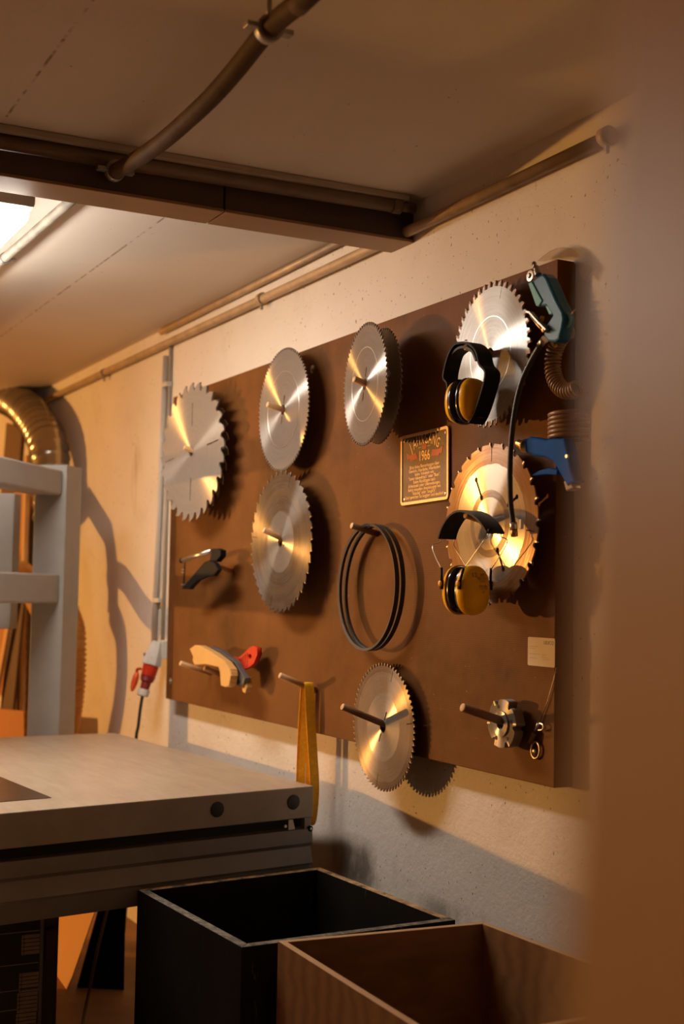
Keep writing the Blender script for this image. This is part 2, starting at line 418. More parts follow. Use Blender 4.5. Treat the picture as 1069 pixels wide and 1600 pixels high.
gl = NT('clear_vinyl'); gl.set(Base_Color=(.75, .62, .5), Roughness=.15, Transmission_Weight=.6, IOR=1.3); M['clear'] = gl.m

# ------------------------------------------------------------------ the setting
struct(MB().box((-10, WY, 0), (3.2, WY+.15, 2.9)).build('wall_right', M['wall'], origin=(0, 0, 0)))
struct(MB().box((-10.15, -9, 0), (-10, WY+.15, 2.9)).build('wall_left', M['wall'], origin=(-10, 0, 0)))
struct(MB().box((-10.15, -9, 2.615), (3.2, WY+.15, 2.9)).build('ceiling', M['ceil'], origin=(0, 0, 0)))
struct(MB().box((-10.15, -9, -.15), (3.2, WY+.15, 0)).build('floor', M['floor'], origin=(0, 0, 0)))
# beam under the ceiling, two lengths butted at a joint
bm_root = bpy.data.objects.new('trim_1', None); COL.objects.link(bm_root); bm_root.location = (-.83, -2, 2.5); struct(bm_root)
JY = atX(345, 337, -.80).y
for y0, y1, nm in ((-4.5, JY-.0025, 'beam_length'), (JY+.0025, WY, 'beam_length')):
    MB().box((-.895, y0, 2.506), (-.775, y1, 2.615), .003).build(nm, M['beam_face'], bm_root)
    MB().box((-.905, y0, 2.497), (-.770, y1, 2.506), .002).build('soffit_board', M['beam_under'], bm_root)

# ------------------------------------------------------------------ tool board with its pegs
BL = 2.643
board = thing('tool_board', 'large brown wall board full of saw blades and pegs', 'tool board', (-BL/2, .03, 1.02))
MB().box((-BL, 0, 1.02), (0, WY-.001, 2.27), .002).build('panel', M['board'], board)
for p in ((267, 1064), (475.5, 1081), (829, 431), (489, 577)):
    c = atY(*p, 0); s_ = MB().lathe(c, (0, -1, 0), [(0, .014), (.002, .014), (.003, .008)]).build('washer', M['washer'], board, True)
    MB().lathe(c+Vector((0, -.0031, 0)), (0, -1, 0), [(0, .007), (.004, .005)]).build('screw', M['dsteel'], s_, True)
def peg(tip_px, root_x, root_z=None, root_px=None, mat='peg', r=.0095):
    if root_px: root = atY(*root_px, 0); root_x = root.x
    tip = atX(*tip_px, root_x)
    if root_px is None: root = Vector((root_x, 0, root_z))
    d = (tip-root).normalized()
    p = MB().tube([root - d*0.0, tip-d*.003], r, 20).build('peg', M[mat], board)
    MB().lathe(tip-d*.003, d, [(0, r), (.002, r*.96), (.003, r*.8)], 20).build('peg_end', M['endgrain'], p, True)
    return root, tip

# ------------------------------------------------------------------ saw blades
def tooth_outline(R, n, style, rg):
    pts = []; st = 2*PI/n
    for i in range(n):
        a = i*st
        def P(r, f): pts.append((r*math.cos(a+f*st), r*math.sin(a+f*st)))
        if style == 'fine':
            P(R, 0); P(R-.25*rg, .42); P(R-.95*rg, .60); P(R-rg, .78); P(R-.8*rg, .93); P(R-.3*rg, .98)
        elif style == 'hump':       # big ripping teeth with long backs and round gullets
            P(R, 0); P(R-.08*rg, .14); P(R-.20*rg, .32); P(R-.42*rg, .50); P(R-.75*rg, .62); P(R-.97*rg, .72); P(R-rg, .80); P(R-.92*rg, .90); P(R-.65*rg, .965); P(R-.3*rg, .985)
        elif style == 'hook':
            P(R, 0); P(R-.3*rg, .35); P(R-.55*rg, .62); P(R-.95*rg, .74); P(R-rg, .84); P(R-.75*rg, .94)
        elif style == 'limit':      # shallow gullet, wide kickback shoulder
            P(R, 0); P(R-.25*rg, .10); P(R-.2*rg, .45); P(R-.15*rg, .66); P(R-.5*rg, .72); P(R-.95*rg, .76); P(R-rg, .84); P(R-.9*rg, .92); P(R-.4*rg, .97)
    return pts
def slot(r0, r1, a, wd=.0022, bulb=0):
    ca, sa = math.cos(a), math.sin(a); L = []
    def add(u, v_): L.append((u*ca-v_*sa, u*sa+v_*ca))
    for k in range(9):
        an = PI/2+PI*k/8; rr = wd if not bulb else wd
        add(r0+wd*math.cos(an), wd*math.sin(an))
    if bulb:
        return L[:0] + [(x*1, y*1) for x, y in _bulbed(r0, r1, a, wd, bulb)]
    for k in range(9):
        an = -PI/2+PI*k/8; add(r1+wd*math.cos(an), wd*math.sin(an))
    return L
def _bulbed(r0, r1, a, wd, b):
    ca, sa = math.cos(a), math.sin(a); L = []
    th = math.asin(wd/b)
    for k in range(15):
        an = th + (2*PI-2*th)*k/14; L.append((r0+b*math.cos(an), b*math.sin(an)))
    th2 = PI+th
    for k in range(15):
        an = PI+th + (2*PI-2*th)*k/14; L.append((r1+b*math.cos(an), b*math.sin(an)))
    return [(x*ca-y*sa, x*sa+y*ca) for x, y in L]
def blade(c, R, yaw, n, style, rg, mat, label, tipmat='carb', tip=(.006, .0035), thick=.0032, bore=.0165, holes=(), spin=0.0, pitch=0.0, rings=(), extra=None):
    out = tooth_outline(R, n, style, rg)
    loops = [[(x*math.cos(spin)-y*math.sin(spin), x*math.sin(spin)+y*math.cos(spin)) for x, y in out], circle(bore, 36)] + list(holes)
    me = flat_mesh('saw_blade', loops, thick)
    o = link('saw_blade', me, mat); tag(o, label, 'saw blade', 'saw blades on the tool board')
    o.matrix_basis = Matrix.Translation(c) @ Matrix.Rotation(math.radians(yaw), 4, 'Z') @ Matrix.Rotation(math.radians(pitch), 4, 'X') @ Matrix.Rotation(PI/2, 4, 'X')
    tl, tw = tip; h_ = thick*.5+.0009
    b = MB().obox((0, 0, 0), (tl/2, 0, 0), (0, tw/2, 0), (0, 0, h_)); bmesh.ops.recalc_face_normals(b.bm, faces=b.bm.faces[:])
    tm = bpy.data.meshes.new('tooth_tip'); b.bm.to_mesh(tm); b.bm.free(); tm.materials.append(M[tipmat])
    for i in range(n):
        a = spin + i*2*PI/n
        t_ = bpy.data.objects.new('tooth_tip', tm); COL.objects.link(t_); t_.parent = o
        t_.matrix_basis = Matrix.Rotation(a, 4, 'Z') @ Matrix.Translation((R-tl/2+.0006, tw*.35, 0))
    if rings:
        rb = bmesh.new()
        for rr in rings:
            vs_ = []
            for k in range(96):
                a = 2*PI*k/96
                vs_.append([rb.verts.new((q_*math.cos(a), q_*math.sin(a), z_)) for q_, z_ in ((rr-.0012, thick/2), (rr-.0006, thick/2+.0004), (rr+.0006, thick/2+.0004), (rr+.0012, thick/2))])
            for k in range(96):
                A, B = vs_[k], vs_[(k+1) % 96]
                for j in range(3): rb.faces.new([A[j], B[j], B[j+1], A[j+1]])
        rm = bpy.data.meshes.new('etched_ring'); rb.to_mesh(rm); rb.free(); rm.materials.append(M['steel'])
        e_ = bpy.data.objects.new('etched_ring', rm); COL.objects.link(e_); e_.parent = o
    return o
S_clean = steel_disc('turned_steel', (.36, .33, .30), .55, .24, 1.0)
S_grey = steel_disc('dull_turned_steel', (.30, .275, .25), .35, .30, 1.0, [(0.02, .3, (.36, .27, .19), .35)])
def kz(zc, bore=.0165, r=.0095): return zc + bore - r - .0008

D2 = math.radians
# ripping blade pair, far left
B1 = Vector((-2.1483, -.10, 1.9908))
blade(Vector((-2.19, -.066, 1.995)), .256, 6.5, 28, 'hump', .030, S_grey, 'rear of two big ripping saw blades, only its hooked rim showing at right', spin=.11, thick=.004, tip=(.008, .004))
blade(B1, .265, 6, 28, 'hump', .030, steel_disc('matt_steel', (.31, .275, .24), .34, .27, 1.0, [(.02, .3, (.33, .26, .20), .3)]),
      'biggest saw blade with large hooked teeth and four slots, far left of the board', thick=.004, tip=(.008, .004),
      holes=[slot(.10, .185, PI/2, .0025), slot(.10, .185, -PI/2, .0025), slot(.13, .215, .12, .0025), slot(.15, .22, PI+.1, .0025)])
peg((288, 699), B1.x, kz(B1.z)-.03)
B2 = Vector((-1.4142, -.06, 2.0688))
kh = lambda n, a0: [slot(.024, .046, a0+k*2*PI/n, .0028) for k in range(n)]
blade(B2, .2058, -1, 84, 'fine', .0095, S_clean, 'shiny fine toothed saw blade with one etched ring, upper second from left', holes=kh(2, PI/2-.25), tip=(.005, .0024), rings=(.128,))
peg((417.5, 632), B2.x, kz(B2.z)-.018)
B3 = Vector((-.7356, -.12, 2.0569))
blade(Vector((-.7319, -.072, 2.055)), .1654, -8.2, 60, 'fine', .008, S_grey, 'dark saw blade hidden behind a shiny fine toothed one in the upper middle', tip=(.005, .003))
blade(B3, .1754, -8, 72, 'fine', .0095, S_clean, 'shiny fine toothed saw blade in front of a dark one, upper middle', holes=kh(2, PI/2-.3), tip=(.005, .0026), rings=(.105,))
peg((553, 592), B3.x, kz(B3.z)-.037)
B4 = Vector((-1.3919, -.07, 1.63))
blade(B4, .2337, .6, 40, 'hook', .014, steel_disc('resin_steel_wide', (.26, .235, .205), .48, .26, 1.0, [(.100, .3, (.085, .048, .022), .95), (.150, .175, (.16, .10, .05), .5)]),
      'brown resin-stained saw blade with a bright round hub, below the ringed shiny blade', tip=(.007, .0035), holes=[slot(.185, .222, PI/2-.3, .0012), slot(.185, .222, PI-.1, .0012), slot(.185, .222, -PI/2-.3, .0012), circle(.003, 12, .03, -.012), circle(.003, 12, -.03, .012)])
peg((412, 828), B4.x, kz(B4.z)-.021)
B5 = Vector((-.2078, -.05, 2.0673))
blade(B5, .1833, -2.4, 44, 'fine', .0150, steel_disc('pale_steel', (.36, .33, .30), .10, .25, 1.0), 'silver saw blade with long red-brown tooth tips behind the upper ear defenders', tipmat='carb_red', tip=(.0150, .0056), rings=(.095,), holes=[slot(.14, .165, 1.25, .0008)])
peg((727, 541), B5.x, kz(B5.z)-.015, mat='peg')
B6 = Vector((-.2009, -.05, 1.6425))
blade(B6, .2004, .9, 24, 'limit', .013, steel_disc('resin_rim_steel', (.46, .41, .345), .75, .27, 1.0, [(.148, .3, (.27, .115, .032), 1.0), (.066, .084, (.17, .10, .05), .9)]),
      'saw blade with orange-brown stained rim behind the lower ear defenders', tip=(.008, .004), thick=.004,
      holes=[_bulbed(.075, .128, D2(118), .0034, .0064), _bulbed(.09, .128, D2(28), .0034, .0064), _bulbed(.075, .128, D2(-62), .0034, .0064), slot(.155, .186, D2(88), .0014), slot(.155, .186, D2(-8), .0014)])
peg((727, 804), B6.x, kz(B6.z)-.015)
B7 = Vector((-.7596, -.03, 1.0882))
blade(B7, .1799, -.4, 66, 'fine', .009, steel_disc('smeared_resin_steel', (.42, .375, .32), .62, .26, 1.0, [(.095, .3, (.20, .125, .065), .8), (.155, .3, (.13, .07, .03), .6)]),
      'resin-smeared saw blade hanging over the bottom edge of the board', tip=(.005, .0028), holes=kh(2, PI/2-.45)+[slot(.138, .168, a, .0011) for a in (1.25, 2.6, .15, -1.75)])
peg((534.5, 1104), B7.x, kz(B7.z)-.009, mat='peg_shaded')
# small grooving cutter head, far right below
CC = Vector((-.1463, -.035, 1.1565))
cut = thing('cutter_head', 'small thick grooving cutter on the lowest right peg', 'cutter head', CC)
pts = []
for i in range(6):
    a = i*PI/3
    for f, r_ in ((0, .0600), (.12, .0596), (.35, .0585), (.60, .0570), (.74, .0555), (.80, .047), (.87, .0445), (.94, .048), (.98, .054)): pts.append((r_*math.cos(a+f*PI/3), r_*math.sin(a+f*PI/3)))
RX = Matrix.Rotation(PI/2, 4, 'X')
def local_link(name, me, mat, parent, mx):
    o = bpy.data.objects.new(name, me); COL.objects.link(o); me.materials.append(mat); o.parent = parent; o.matrix_basis = mx; return o
S_cut = steel_disc('cutter_steel', (.20, .185, .165), .4, .3, 1.0, [(.01, .1, (.2, .15, .11), .7)])
local_link('cutter_body', flat_mesh('cutter_body', [pts, circle(.014, 28)], .024, .001), S_cut, cut, RX)
local_link('hub_disc', flat_mesh('hub_disc', [circle(.031, 36), circle(.014, 28)], .004), S_clean, cut, Matrix.Translation((0, -.0152, 0)) @ RX)
for i in range(6):
    a = i*PI/3+.06; d = Vector((math.cos(a), 0, math.sin(a))); q = Vector((-math.sin(a), 0, math.cos(a)))
    b = MB().obox(CC+d*.055, d*.006, q*.002, Vector((0, .0135, 0))).build('cutting_tooth', M['carb'], cut)
for a in (-.9, -2.1, .2, 1.9):
    MB().lathe(CC+Vector((math.cos(a)*.042, -.0125, math.sin(a)*.042)), (0, -1, 0), [(0, .005), (.0012, .005), (.0014, .002)], 14).build('screw', M['dark'], cut)
peg((722, 1105), CC.x, kz(CC.z, .014)-.012, mat='peg_shaded', r=.0105)

# ------------------------------------------------------------------ other pegs
pr_belt = peg((549, 821), 0, root_px=(590, 834), mat='peg_shaded')
pr_strap = peg((437, 1055), 0, root_px=(494, 1079))
peg((281.5, 1036), 0, root_px=(330, 1052))
peg((319, 1043.5), 0, root_px=(345, 1054), r=.0095)
peg((326, 880.5), 0, root_px=(364, 894))

# ------------------------------------------------------------------ drive belts
def belt(cx, cy_, z_top, rx, rz, label, skew=0.0):
    path = [Vector((cx+rx*math.sin(2*PI*k/72), cy_+skew*math.cos(2*PI*k/72+.4), z_top-rz+rz*math.cos(2*PI*k/72))) for k in range(72)]
    b = MB(); n = len(path); rows = []
    for i, p in enumerate(path):
        tt = (path[(i+1) % n]-path[i-1]).normalized(); wv = Vector((0, 1, 0)); nn = tt.cross(wv).normalized()
        rows.append([b.bm.verts.new(p+wv*a+nn*c_) for a, c_ in ((-.007, .0035), (.007, .0035), (.0045, -.0045), (-.0045, -.0045))])
    for i in range(n):
        A, B = rows[i], rows[(i+1) % n]
        for k in range(4): b.bm.faces.new([A[k], A[(k+1) % 4], B[(k+1) % 4], B[k]])
    return tag(b.build('drive_belt', M['belt']), label, 'belt', 'drive belts on the middle peg')
zr = pr_belt[0].z
belt(-.832, -.050, zr+.024, .174, .181, 'front one of two thin black drive belts looped over a peg', .004)
belt(-.831, -.031, zr+.022, .175, .180, 'rear one of two thin black drive belts, close against the board', .006)

# ------------------------------------------------------------------ yellow strap loop
sx = pr_strap[0].x; zt = pr_strap[0].z
st = thing('lifting_strap', 'long yellow strap loop hanging from a peg behind the table corner', 'strap', (sx, -.034, .72))
def strap_path(xs_zs, y): return [Vector((x, yy, z)) for x, z, yy in xs_zs]
P = [(sx-.030, .74, -.030), (sx-.034, .86, -.032), (sx-.030, 1.0, -.032), (sx-.022, 1.10, -.032), (sx-.012, zt+.016, -.032), (sx, zt+.023, -.032), (sx+.012, zt+.016, -.031), (sx+.022, 1.09, -.030), (sx+.030, .98, -.024), (sx+.038, .86, -.018), (sx+.026, .775, -.016), (sx+.008, .735, -.018), (sx-.030, .74, -.030)]
MB().strip(spline([(x, y, z) for x, z, y in P], 6), (0.15, 1, 0), .030, .0022).build('outer_webbing', M['strap'], st, True)
P = [(sx-.016, .76, -.040), (sx-.018, .9, -.036), (sx-.016, 1.05, -.032), (sx-.010, zt+.013, -.030), (sx, zt+.0185, -.030), (sx+.010, zt+.013, -.030), (sx+.012, 1.05, -.028), (sx+.014, .9, -.026), (sx+.012, .77, -.026)]
MB().strip(spline([(x, y, z) for x, z, y in P], 6), (0.5, 1, 0), .022, .0022).build('inner_webbing', M['strap'], st, True)

# ------------------------------------------------------------------ push blocks and handles on two pegs
def crop(pts, ox, oy, sc): return [(ox+x/sc, oy+y/sc) for x, y in pts]
def slab(name, px, Y, thick, mat, label=None, cat=None, group=None, bevel=.003, parent=None, smooth=True):
    o = MB().prism([atY(x, y, Y) for x, y in px], (0, thick, 0), bevel).build(name, mat, parent, False)
    if label: tag(o, label, cat, group)
    return o
px = crop([(240,160),(290,120),(340,125),(480,200),(600,290),(660,370),(672,440),(650,550),(615,562),(565,545),(555,400),(540,352),(400,322),(350,328),(290,330),(270,280),(275,240)], 260, 990, 6.68)
slab('push_block', px, -.118, .030, M['blockwood'], 'pale wooden push block resting on two pegs, lower left', 'push block', 'push blocks on the lower left pegs', .004)
px = crop([(395,140),(470,135),(560,175),(640,245),(690,270),(725,310),(765,390),(818,465),(800,535),(750,547),(715,520),(700,450),(650,330),(600,260),(520,200),(450,165)], 260, 990, 6.68)
gh = thing('hand_pusher', 'dark grey curved plastic push handle between the wooden block and the red one', 'push handle', atY(*crop([(720,400)], 260, 990, 6.68)[0], -.07), 'push handles on the lower left pegs')
slab('handle_body', px, -.084, .024, M['greyp'], bevel=.004, parent=gh)
slab('end_socket', crop([(722,500),(745,480),(770,495),(760,525),(735,535)], 260, 990, 6.68), -.0855, .002, M['dark'], bevel=0, parent=gh)
slab('grip_rib', crop([(690,300),(702,295),(772,420),(760,430)], 260, 990, 6.68), -.0865, .003, M['dark'], bevel=.0005, parent=gh)
# red ribbed handle: outline with slots cut through
Yr = -.050
rp = crop([(668,243),(770,257),(830,205),(890,145),(930,130),(965,150),(967,220),(930,310),(880,352),(790,382),(765,345),(740,290)], 260, 990, 6.68)
O = atY(*rp[0], Yr)
def loc2(pxs): return [((atY(x, y, Yr)-O).x, (atY(x, y, Yr)-O).z) for x, y in pxs]
sl = []
for i in range(6):
    f = i/5; x0 = 765+f*95; top = 275-f*75; bot = 352-f*22
    sl.append(loc2(crop([(x0-2,top),(x0+8,top-5),(x0+13,bot-2),(x0+2,bot)], 260, 990, 6.68)))
sl.append(loc2(crop([(890+19*math.cos(k*PI/8), 240+30*math.sin(k*PI/8)) for k in range(16)], 260, 990, 6.68)))
me = flat_mesh('hand_pusher', [loc2(rp)]+sl, .012, .0012); o = link('hand_pusher', me, M['red']); o.matrix_basis = Matrix.Translation(O) @ RX
tag(o, 'red plastic push handle with slots and a ring hole', 'push handle', 'push handles on the lower left pegs')
bk = MB().prism([atY(x, y, Yr+.007) for x, y in rp], (0, .012, 0), .002).build('back_shell', plain('deep_red_plastic', (.16, .010, .006), .5), o)
slab('push_block', crop([(785,470),(828,450),(838,560),(822,625),(795,612),(783,560)], 260, 990, 6.68), -.074, .022, M['blockwood'], 'small wooden stub hanging behind the grey push handle', 'push block', 'push blocks on the lower left pegs', .003)

# ------------------------------------------------------------------ bracket with aluminium bar
def c3(pts): return crop(pts, 260, 840, 7.636)
br = thing('frame_handle', 'black bracket with aluminium top bar hanging on a peg, left below the big blade', 'bracket', atY(*c3([(450,400)])[0], -.08))
a_, b_ = atY(*c3([(190,272)])[0], -.10), atY(*c3([(545,158)])[0], -.075)
MB().tube([a_, b_], .0085, 14).build('top_bar', M['steel'], br)
MB().tube([a_+(a_-b_).normalized()*.010, a_+(b_-a_).normalized()*.004], .0092, 14).build('bar_cap', M['blackp'], br)
slab('corner_block', c3([(540,135),(600,130),(645,150),(642,220),(585,290),(515,272)]), -.086, .024, M['blackp'], bevel=.003, parent=br)
MB().tube([atY(*c3([(222,290)])[0], -.100), atY(*c3([(206,600)])[0], -.100)], .0028, 10).build('rod', M['blackp'], br)
slab('curved_arm', c3([(505,272),(450,290),(380,370),(270,500),(200,585),(168,612),(272,617),(300,580),(370,510),(470,468),(560,458),(615,385),(575,300)]), -.104, .018, M['blackp'], bevel=.003, parent=br)
for p in ((188,383),(186,414),(180,562)):
    e = atY(*c3([p])[0], -.101); f = atY(*c3([(215, p[1])])[0], -.101)
    MB().tube([e, f], .0026, 8).build('pin', M['dsteel'], br)

# ------------------------------------------------------------------ plaque
PB = Vector((-.725, -.0005, 1.717)); PT = Vector((-.716, -.0005, 1.912)); PX = Vector((-.462, -.0005, 1.7205))
pc = (Vector((-.595, -.003, 1.8175))); PWd, PHt = .254, .198
pl = thing('plaque', 'small brown and gold metal plaque reading JAHRGANG 1966', 'sign', pc)
PM = Matrix.Rotation(D2(1.0), 4, 'Y')
def rrect(wd, ht, r_, n=6):
    L = []
    for cx, cy, a0 in ((wd/2-r_, ht/2-r_, 0), (-wd/2+r_, ht/2-r_, 90), (-wd/2+r_, -ht/2+r_, 180), (wd/2-r_, -ht/2+r_, 270)):
        for k in range(n+1): L.append((cx+r_*math.cos(D2(a0+90*k/n)), cy+r_*math.sin(D2(a0+90*k/n))))
    return L
local_link('plate', flat_mesh('plate', [rrect(PWd, PHt, .012)], .003, .0005), M['plaq'], pl, RX)
local_link('rim', flat_mesh('rim', [rrect(PWd, PHt, .012), rrect(PWd-.014, PHt-.014, .008)], .003, .0008), M['gold'], pl, Matrix.Translation((0, -.0022, 0)) @ RX)
for sx_, sz_ in ((-1, 1), (1, 1), (1, -1), (-1, -1)):
    MB().lathe(pc+Vector((sx_*(PWd/2-.018), -.0015, sz_*(PHt/2-.016))), (0, -1, 0), [(0, .004), (.001, .004), (.002, .002)], 12).build('screw', M['washer'], pl, True)
items = []
s_ = 'JAHRGANG'
for i, ch in enumerate(s_):
    u = (i-3.5)/3.5; ang = -u*.50; R0 = .150
    items.append((text_mesh('ch', ch, .034 + .004*(1-u*u)), Matrix.Translation((R0*math.sin(-ang)*1.0, -.072+R0*math.cos(ang), 0)) @ Matrix.Rotation(ang, 4, 'Z') @ Matrix.Scale(.72, 4, (1, 0, 0)) @ Matrix.Scale(1.15, 4, (0, 1, 0))))
local_link('arched_lettering', merge_meshes('arched_lettering', items), M['gold'], pl, Matrix.Translation((0, -.0022, .0)) @ RX)
local_link('year_lettering', merge_meshes('year_lettering', [(text_mesh('y', '1966', .036), Matrix.Translation((0, .031, 0)) @ Matrix.Scale(.85, 4, (1, 0, 0)) @ Matrix.Scale(1.1, 4, (0, 1, 0)))]), M['gold'], pl, Matrix.Translation((0, -.0022, 0)) @ RX)
lines = ['Bitte keine Bemerkungen über', 'Gewicht, Haarfarbe, Haarlücken', 'keine Vokabeln wie', '"zuvor lebensfrisch" oder "Rest".', 'Keine Rückfragen nach', 'Arbeitszeit oder Überweisungen,', 'keine sexuellen Anspielungen wie', '"knackig" oder "tauglich".', 'Und sprechen Sie langsam und deutlich!']
local_link('verse_lettering', merge_meshes('verse_lettering', [(text_mesh('l', s, .0128), Matrix.Translation((0, .004-.0105*i, 0)) @ Matrix.Scale(1.0, 4, (1, 0, 0))) for i, s in enumerate(lines)]), M['gold'], pl, Matrix.Translation((0, -.0022, 0)) @ RX)
def flat_poly(name, polys, mat, parent, y):
    items = [(flat_mesh('f', [p], .0008), Matrix.Identity(4)) for p in polys]
    return local_link(name, merge_meshes(name, items), mat, parent, Matrix.Translation((0, y, 0)) @ RX)
rib = [(x, y+.019) for x, y in ((-.036, .008), (-.042, .025), (-.078, .022), (-.098, .031), (-.095, .020), (-.092, .010), (-.080, .012), (-.074, .004))]
flat_poly('ribbon', [rib], M['sigred'], pl, -.0024)
flat_poly('ribbon', [[(-x, y) for x, y in rib][::-1]], M['sigred'], pl, -.0024)
flat_poly('badge', [rrect(.026, .014, .005)], M['sigred'], pl, -.0024)
for o_ in pl.children:
    if o_.name.startswith('badge'): o_.matrix_basis = Matrix.Translation((0, -.0024, .0565)) @ RX
for sg in (-1, 1):
    bar = flat_poly('badge_bar', [[(sg*.0245-.0085, -.0012), (sg*.0245+.0085, -.0012), (sg*.0245+.0085, .0012), (sg*.0245-.0085, .0012)]], M['card'], pl, -.0024)
    bar.matrix_basis = Matrix.Translation((0, -.0024, .0565)) @ RX
pl.rotation_euler = (0, D2(-1.2), 0)

# ------------------------------------------------------------------ white card
cc = Vector((-.051, -.0016, 1.333))
cardo = thing('card', 'small white printed card at the right edge of the board', 'card', cc)
local_link('card_sheet', flat_mesh('card_sheet', [rrect(.107, .068, .004)], .0012), M['card'], cardo, RX)
local_link('printed_name', text_mesh('printed_name', 'LEUCO', .0125, 'CENTER', .0002), M['ink'], cardo, Matrix.Translation((.030, -.0008, .0225)) @ RX)
pr_ = [rrect(.036, .0018, .0006)]
items = [(flat_mesh('f', [[(x0, y0), (x1, y0), (x1, y0+.0011), (x0, y0+.0011)]], .0003), Matrix.Identity(4)) for x0, x1, y0 in ((-.047,-.014,.0115),(-.047,-.022,.007),(-.047,-.004,-.006),(.002,.022,-.006),(.002,.018,-.010),(.002,.03,-.014),(.002,.034,-.018),(-.047,-.02,-.016))]
local_link('printed_lines', merge_meshes('printed_lines', items), M['labeltan'], cardo, Matrix.Translation((0, -.0007, 0)) @ RX)

# ------------------------------------------------------------------ ear defenders
def cup_mesh(cx, cy, cz, sgn, depth, hy, hz, nu=14, nv=40, e=2.4, tilt=0):
    """domed oval ear cup opening towards -sgn x"""
    b = MB(); rows = []
    for i in range(nu+1):
        t = i/nu; r_ = math.cos(t*PI/2)**(1/1.35) if i < nu else 0.0; x = cx + sgn*depth*math.sin(t*PI/2)**.9
        if i == 0: r_ = 1
        rows.append([b.bm.verts.new((x, cy+hy*max(r_, .02)*math.copysign(abs(math.cos(2*PI*k/nv))**(2/e), math.cos(2*PI*k/nv)), cz+hz*max(r_, .02)*math.copysign(abs(math.sin(2*PI*k/nv))**(2/e), math.sin(2*PI*k/nv)))) for k in range(nv)])
    for A, B in zip(rows, rows[1:]):
        for k in range(nv): b.bm.faces.new([A[k], A[(k+1) % nv], B[(k+1) % nv], B[k]])
    b.bm.faces.new(rows[0]); b.bm.faces.new(rows[-1])
    return b
def cushion_mesh(cx, cy, cz, hy, hz, rt, nv=40, seg=12, e=2.4, squash=1.0):
    b = MB(); rows = []
    for k in range(nv):
        a = 2*PI*k/nv; u = Vector((0, math.copysign(abs(math.cos(a))**(2/e), math.cos(a))*hy, math.copysign(abs(math.sin(a))**(2/e), math.sin(a))*hz)); n = u.normalized()
        rows.append([b.bm.verts.new(Vector((cx, cy, cz))+u-n*rt+n*rt*math.cos(2*PI*j/seg)+Vector((1, 0, 0))*rt*squash*math.sin(2*PI*j/seg)) for j in range(seg)])
    for k in range(nv):
        A, B = rows[k], rows[(k+1) % nv]
        for j in range(seg): b.bm.faces.new([A[j], A[(j+1) % seg], B[(j+1) % seg], B[j]])
    return b
YM = -.122
# upper pair: wide black plastic band
ue = thing('ear_defenders', 'upper ear defenders with broad black plastic headband and yellow cups', 'ear defenders', (-.205, YM, 1.93), 'ear defenders hanging on pegs')
N1 = atY(730, 627, YM); ucx, ucz = N1.x, N1.z
x0 = B5.x-.005; ztop = atY(748, 531, YM).z
path = [(ucx+.030, ucz-.058), (ucx+.052, ucz-.036), (ucx+.076, ucz+.006), (ucx+.094, ucz+.055), (x0+.082, ztop-.065), (x0+.066, ztop-.030), (x0+.034, ztop-.006), (x0, ztop), (x0-.026, ztop-.004), (x0-.050, ztop-.030), (x0-.066, ztop-.075), (ucx-.062, ucz+.050), (ucx-.060, ucz+.020), (ucx-.058, ucz-.004)]
MB().strip(spline([(x, YM+.004, z) for x, z in path], 6), (0, 1, 0), .046, .005).build('headband', M['blackp'], ue, True)
pp = [(x0+.062, ztop-.052), (x0+.042, ztop-.024), (x0, ztop-.010), (x0-.042, ztop-.024), (x0-.062, ztop-.056)]
MB().strip(spline([(x, YM+.004, z) for x, z in pp], 6), (0, 1, 0), .036, .006).build('band_padding', M['blackpad'], ue, True)
for sg, lx in ((1, ucx+.010), (-1, ucx-.014)):
    cup_mesh(lx+sg*.012, YM, ucz, sg, .030, .042, .054).build('ear_cup', M['yellow'], ue, True)
    cushion_mesh(lx+sg*.003, YM, ucz, .0445, .057, .013, squash=.9).build('cushion', M['blackgloss'], ue, True)
    MB().obox((lx+sg*.042, YM+.004, ucz-.030), (.008, 0, 0), (0, .010, 0), (0, 0, .016), .002).build('yoke', M['blackp'], ue)
for dx in (.020, -.012):
    MB().lathe((x0+dx, YM-.012, ztop+.0035), (0, 0, 1), [(0, .004), (.002, .003)], 12).build('rivet', M['dsteel'], ue)
ue.rotation_euler = (0, 0, D2(4))
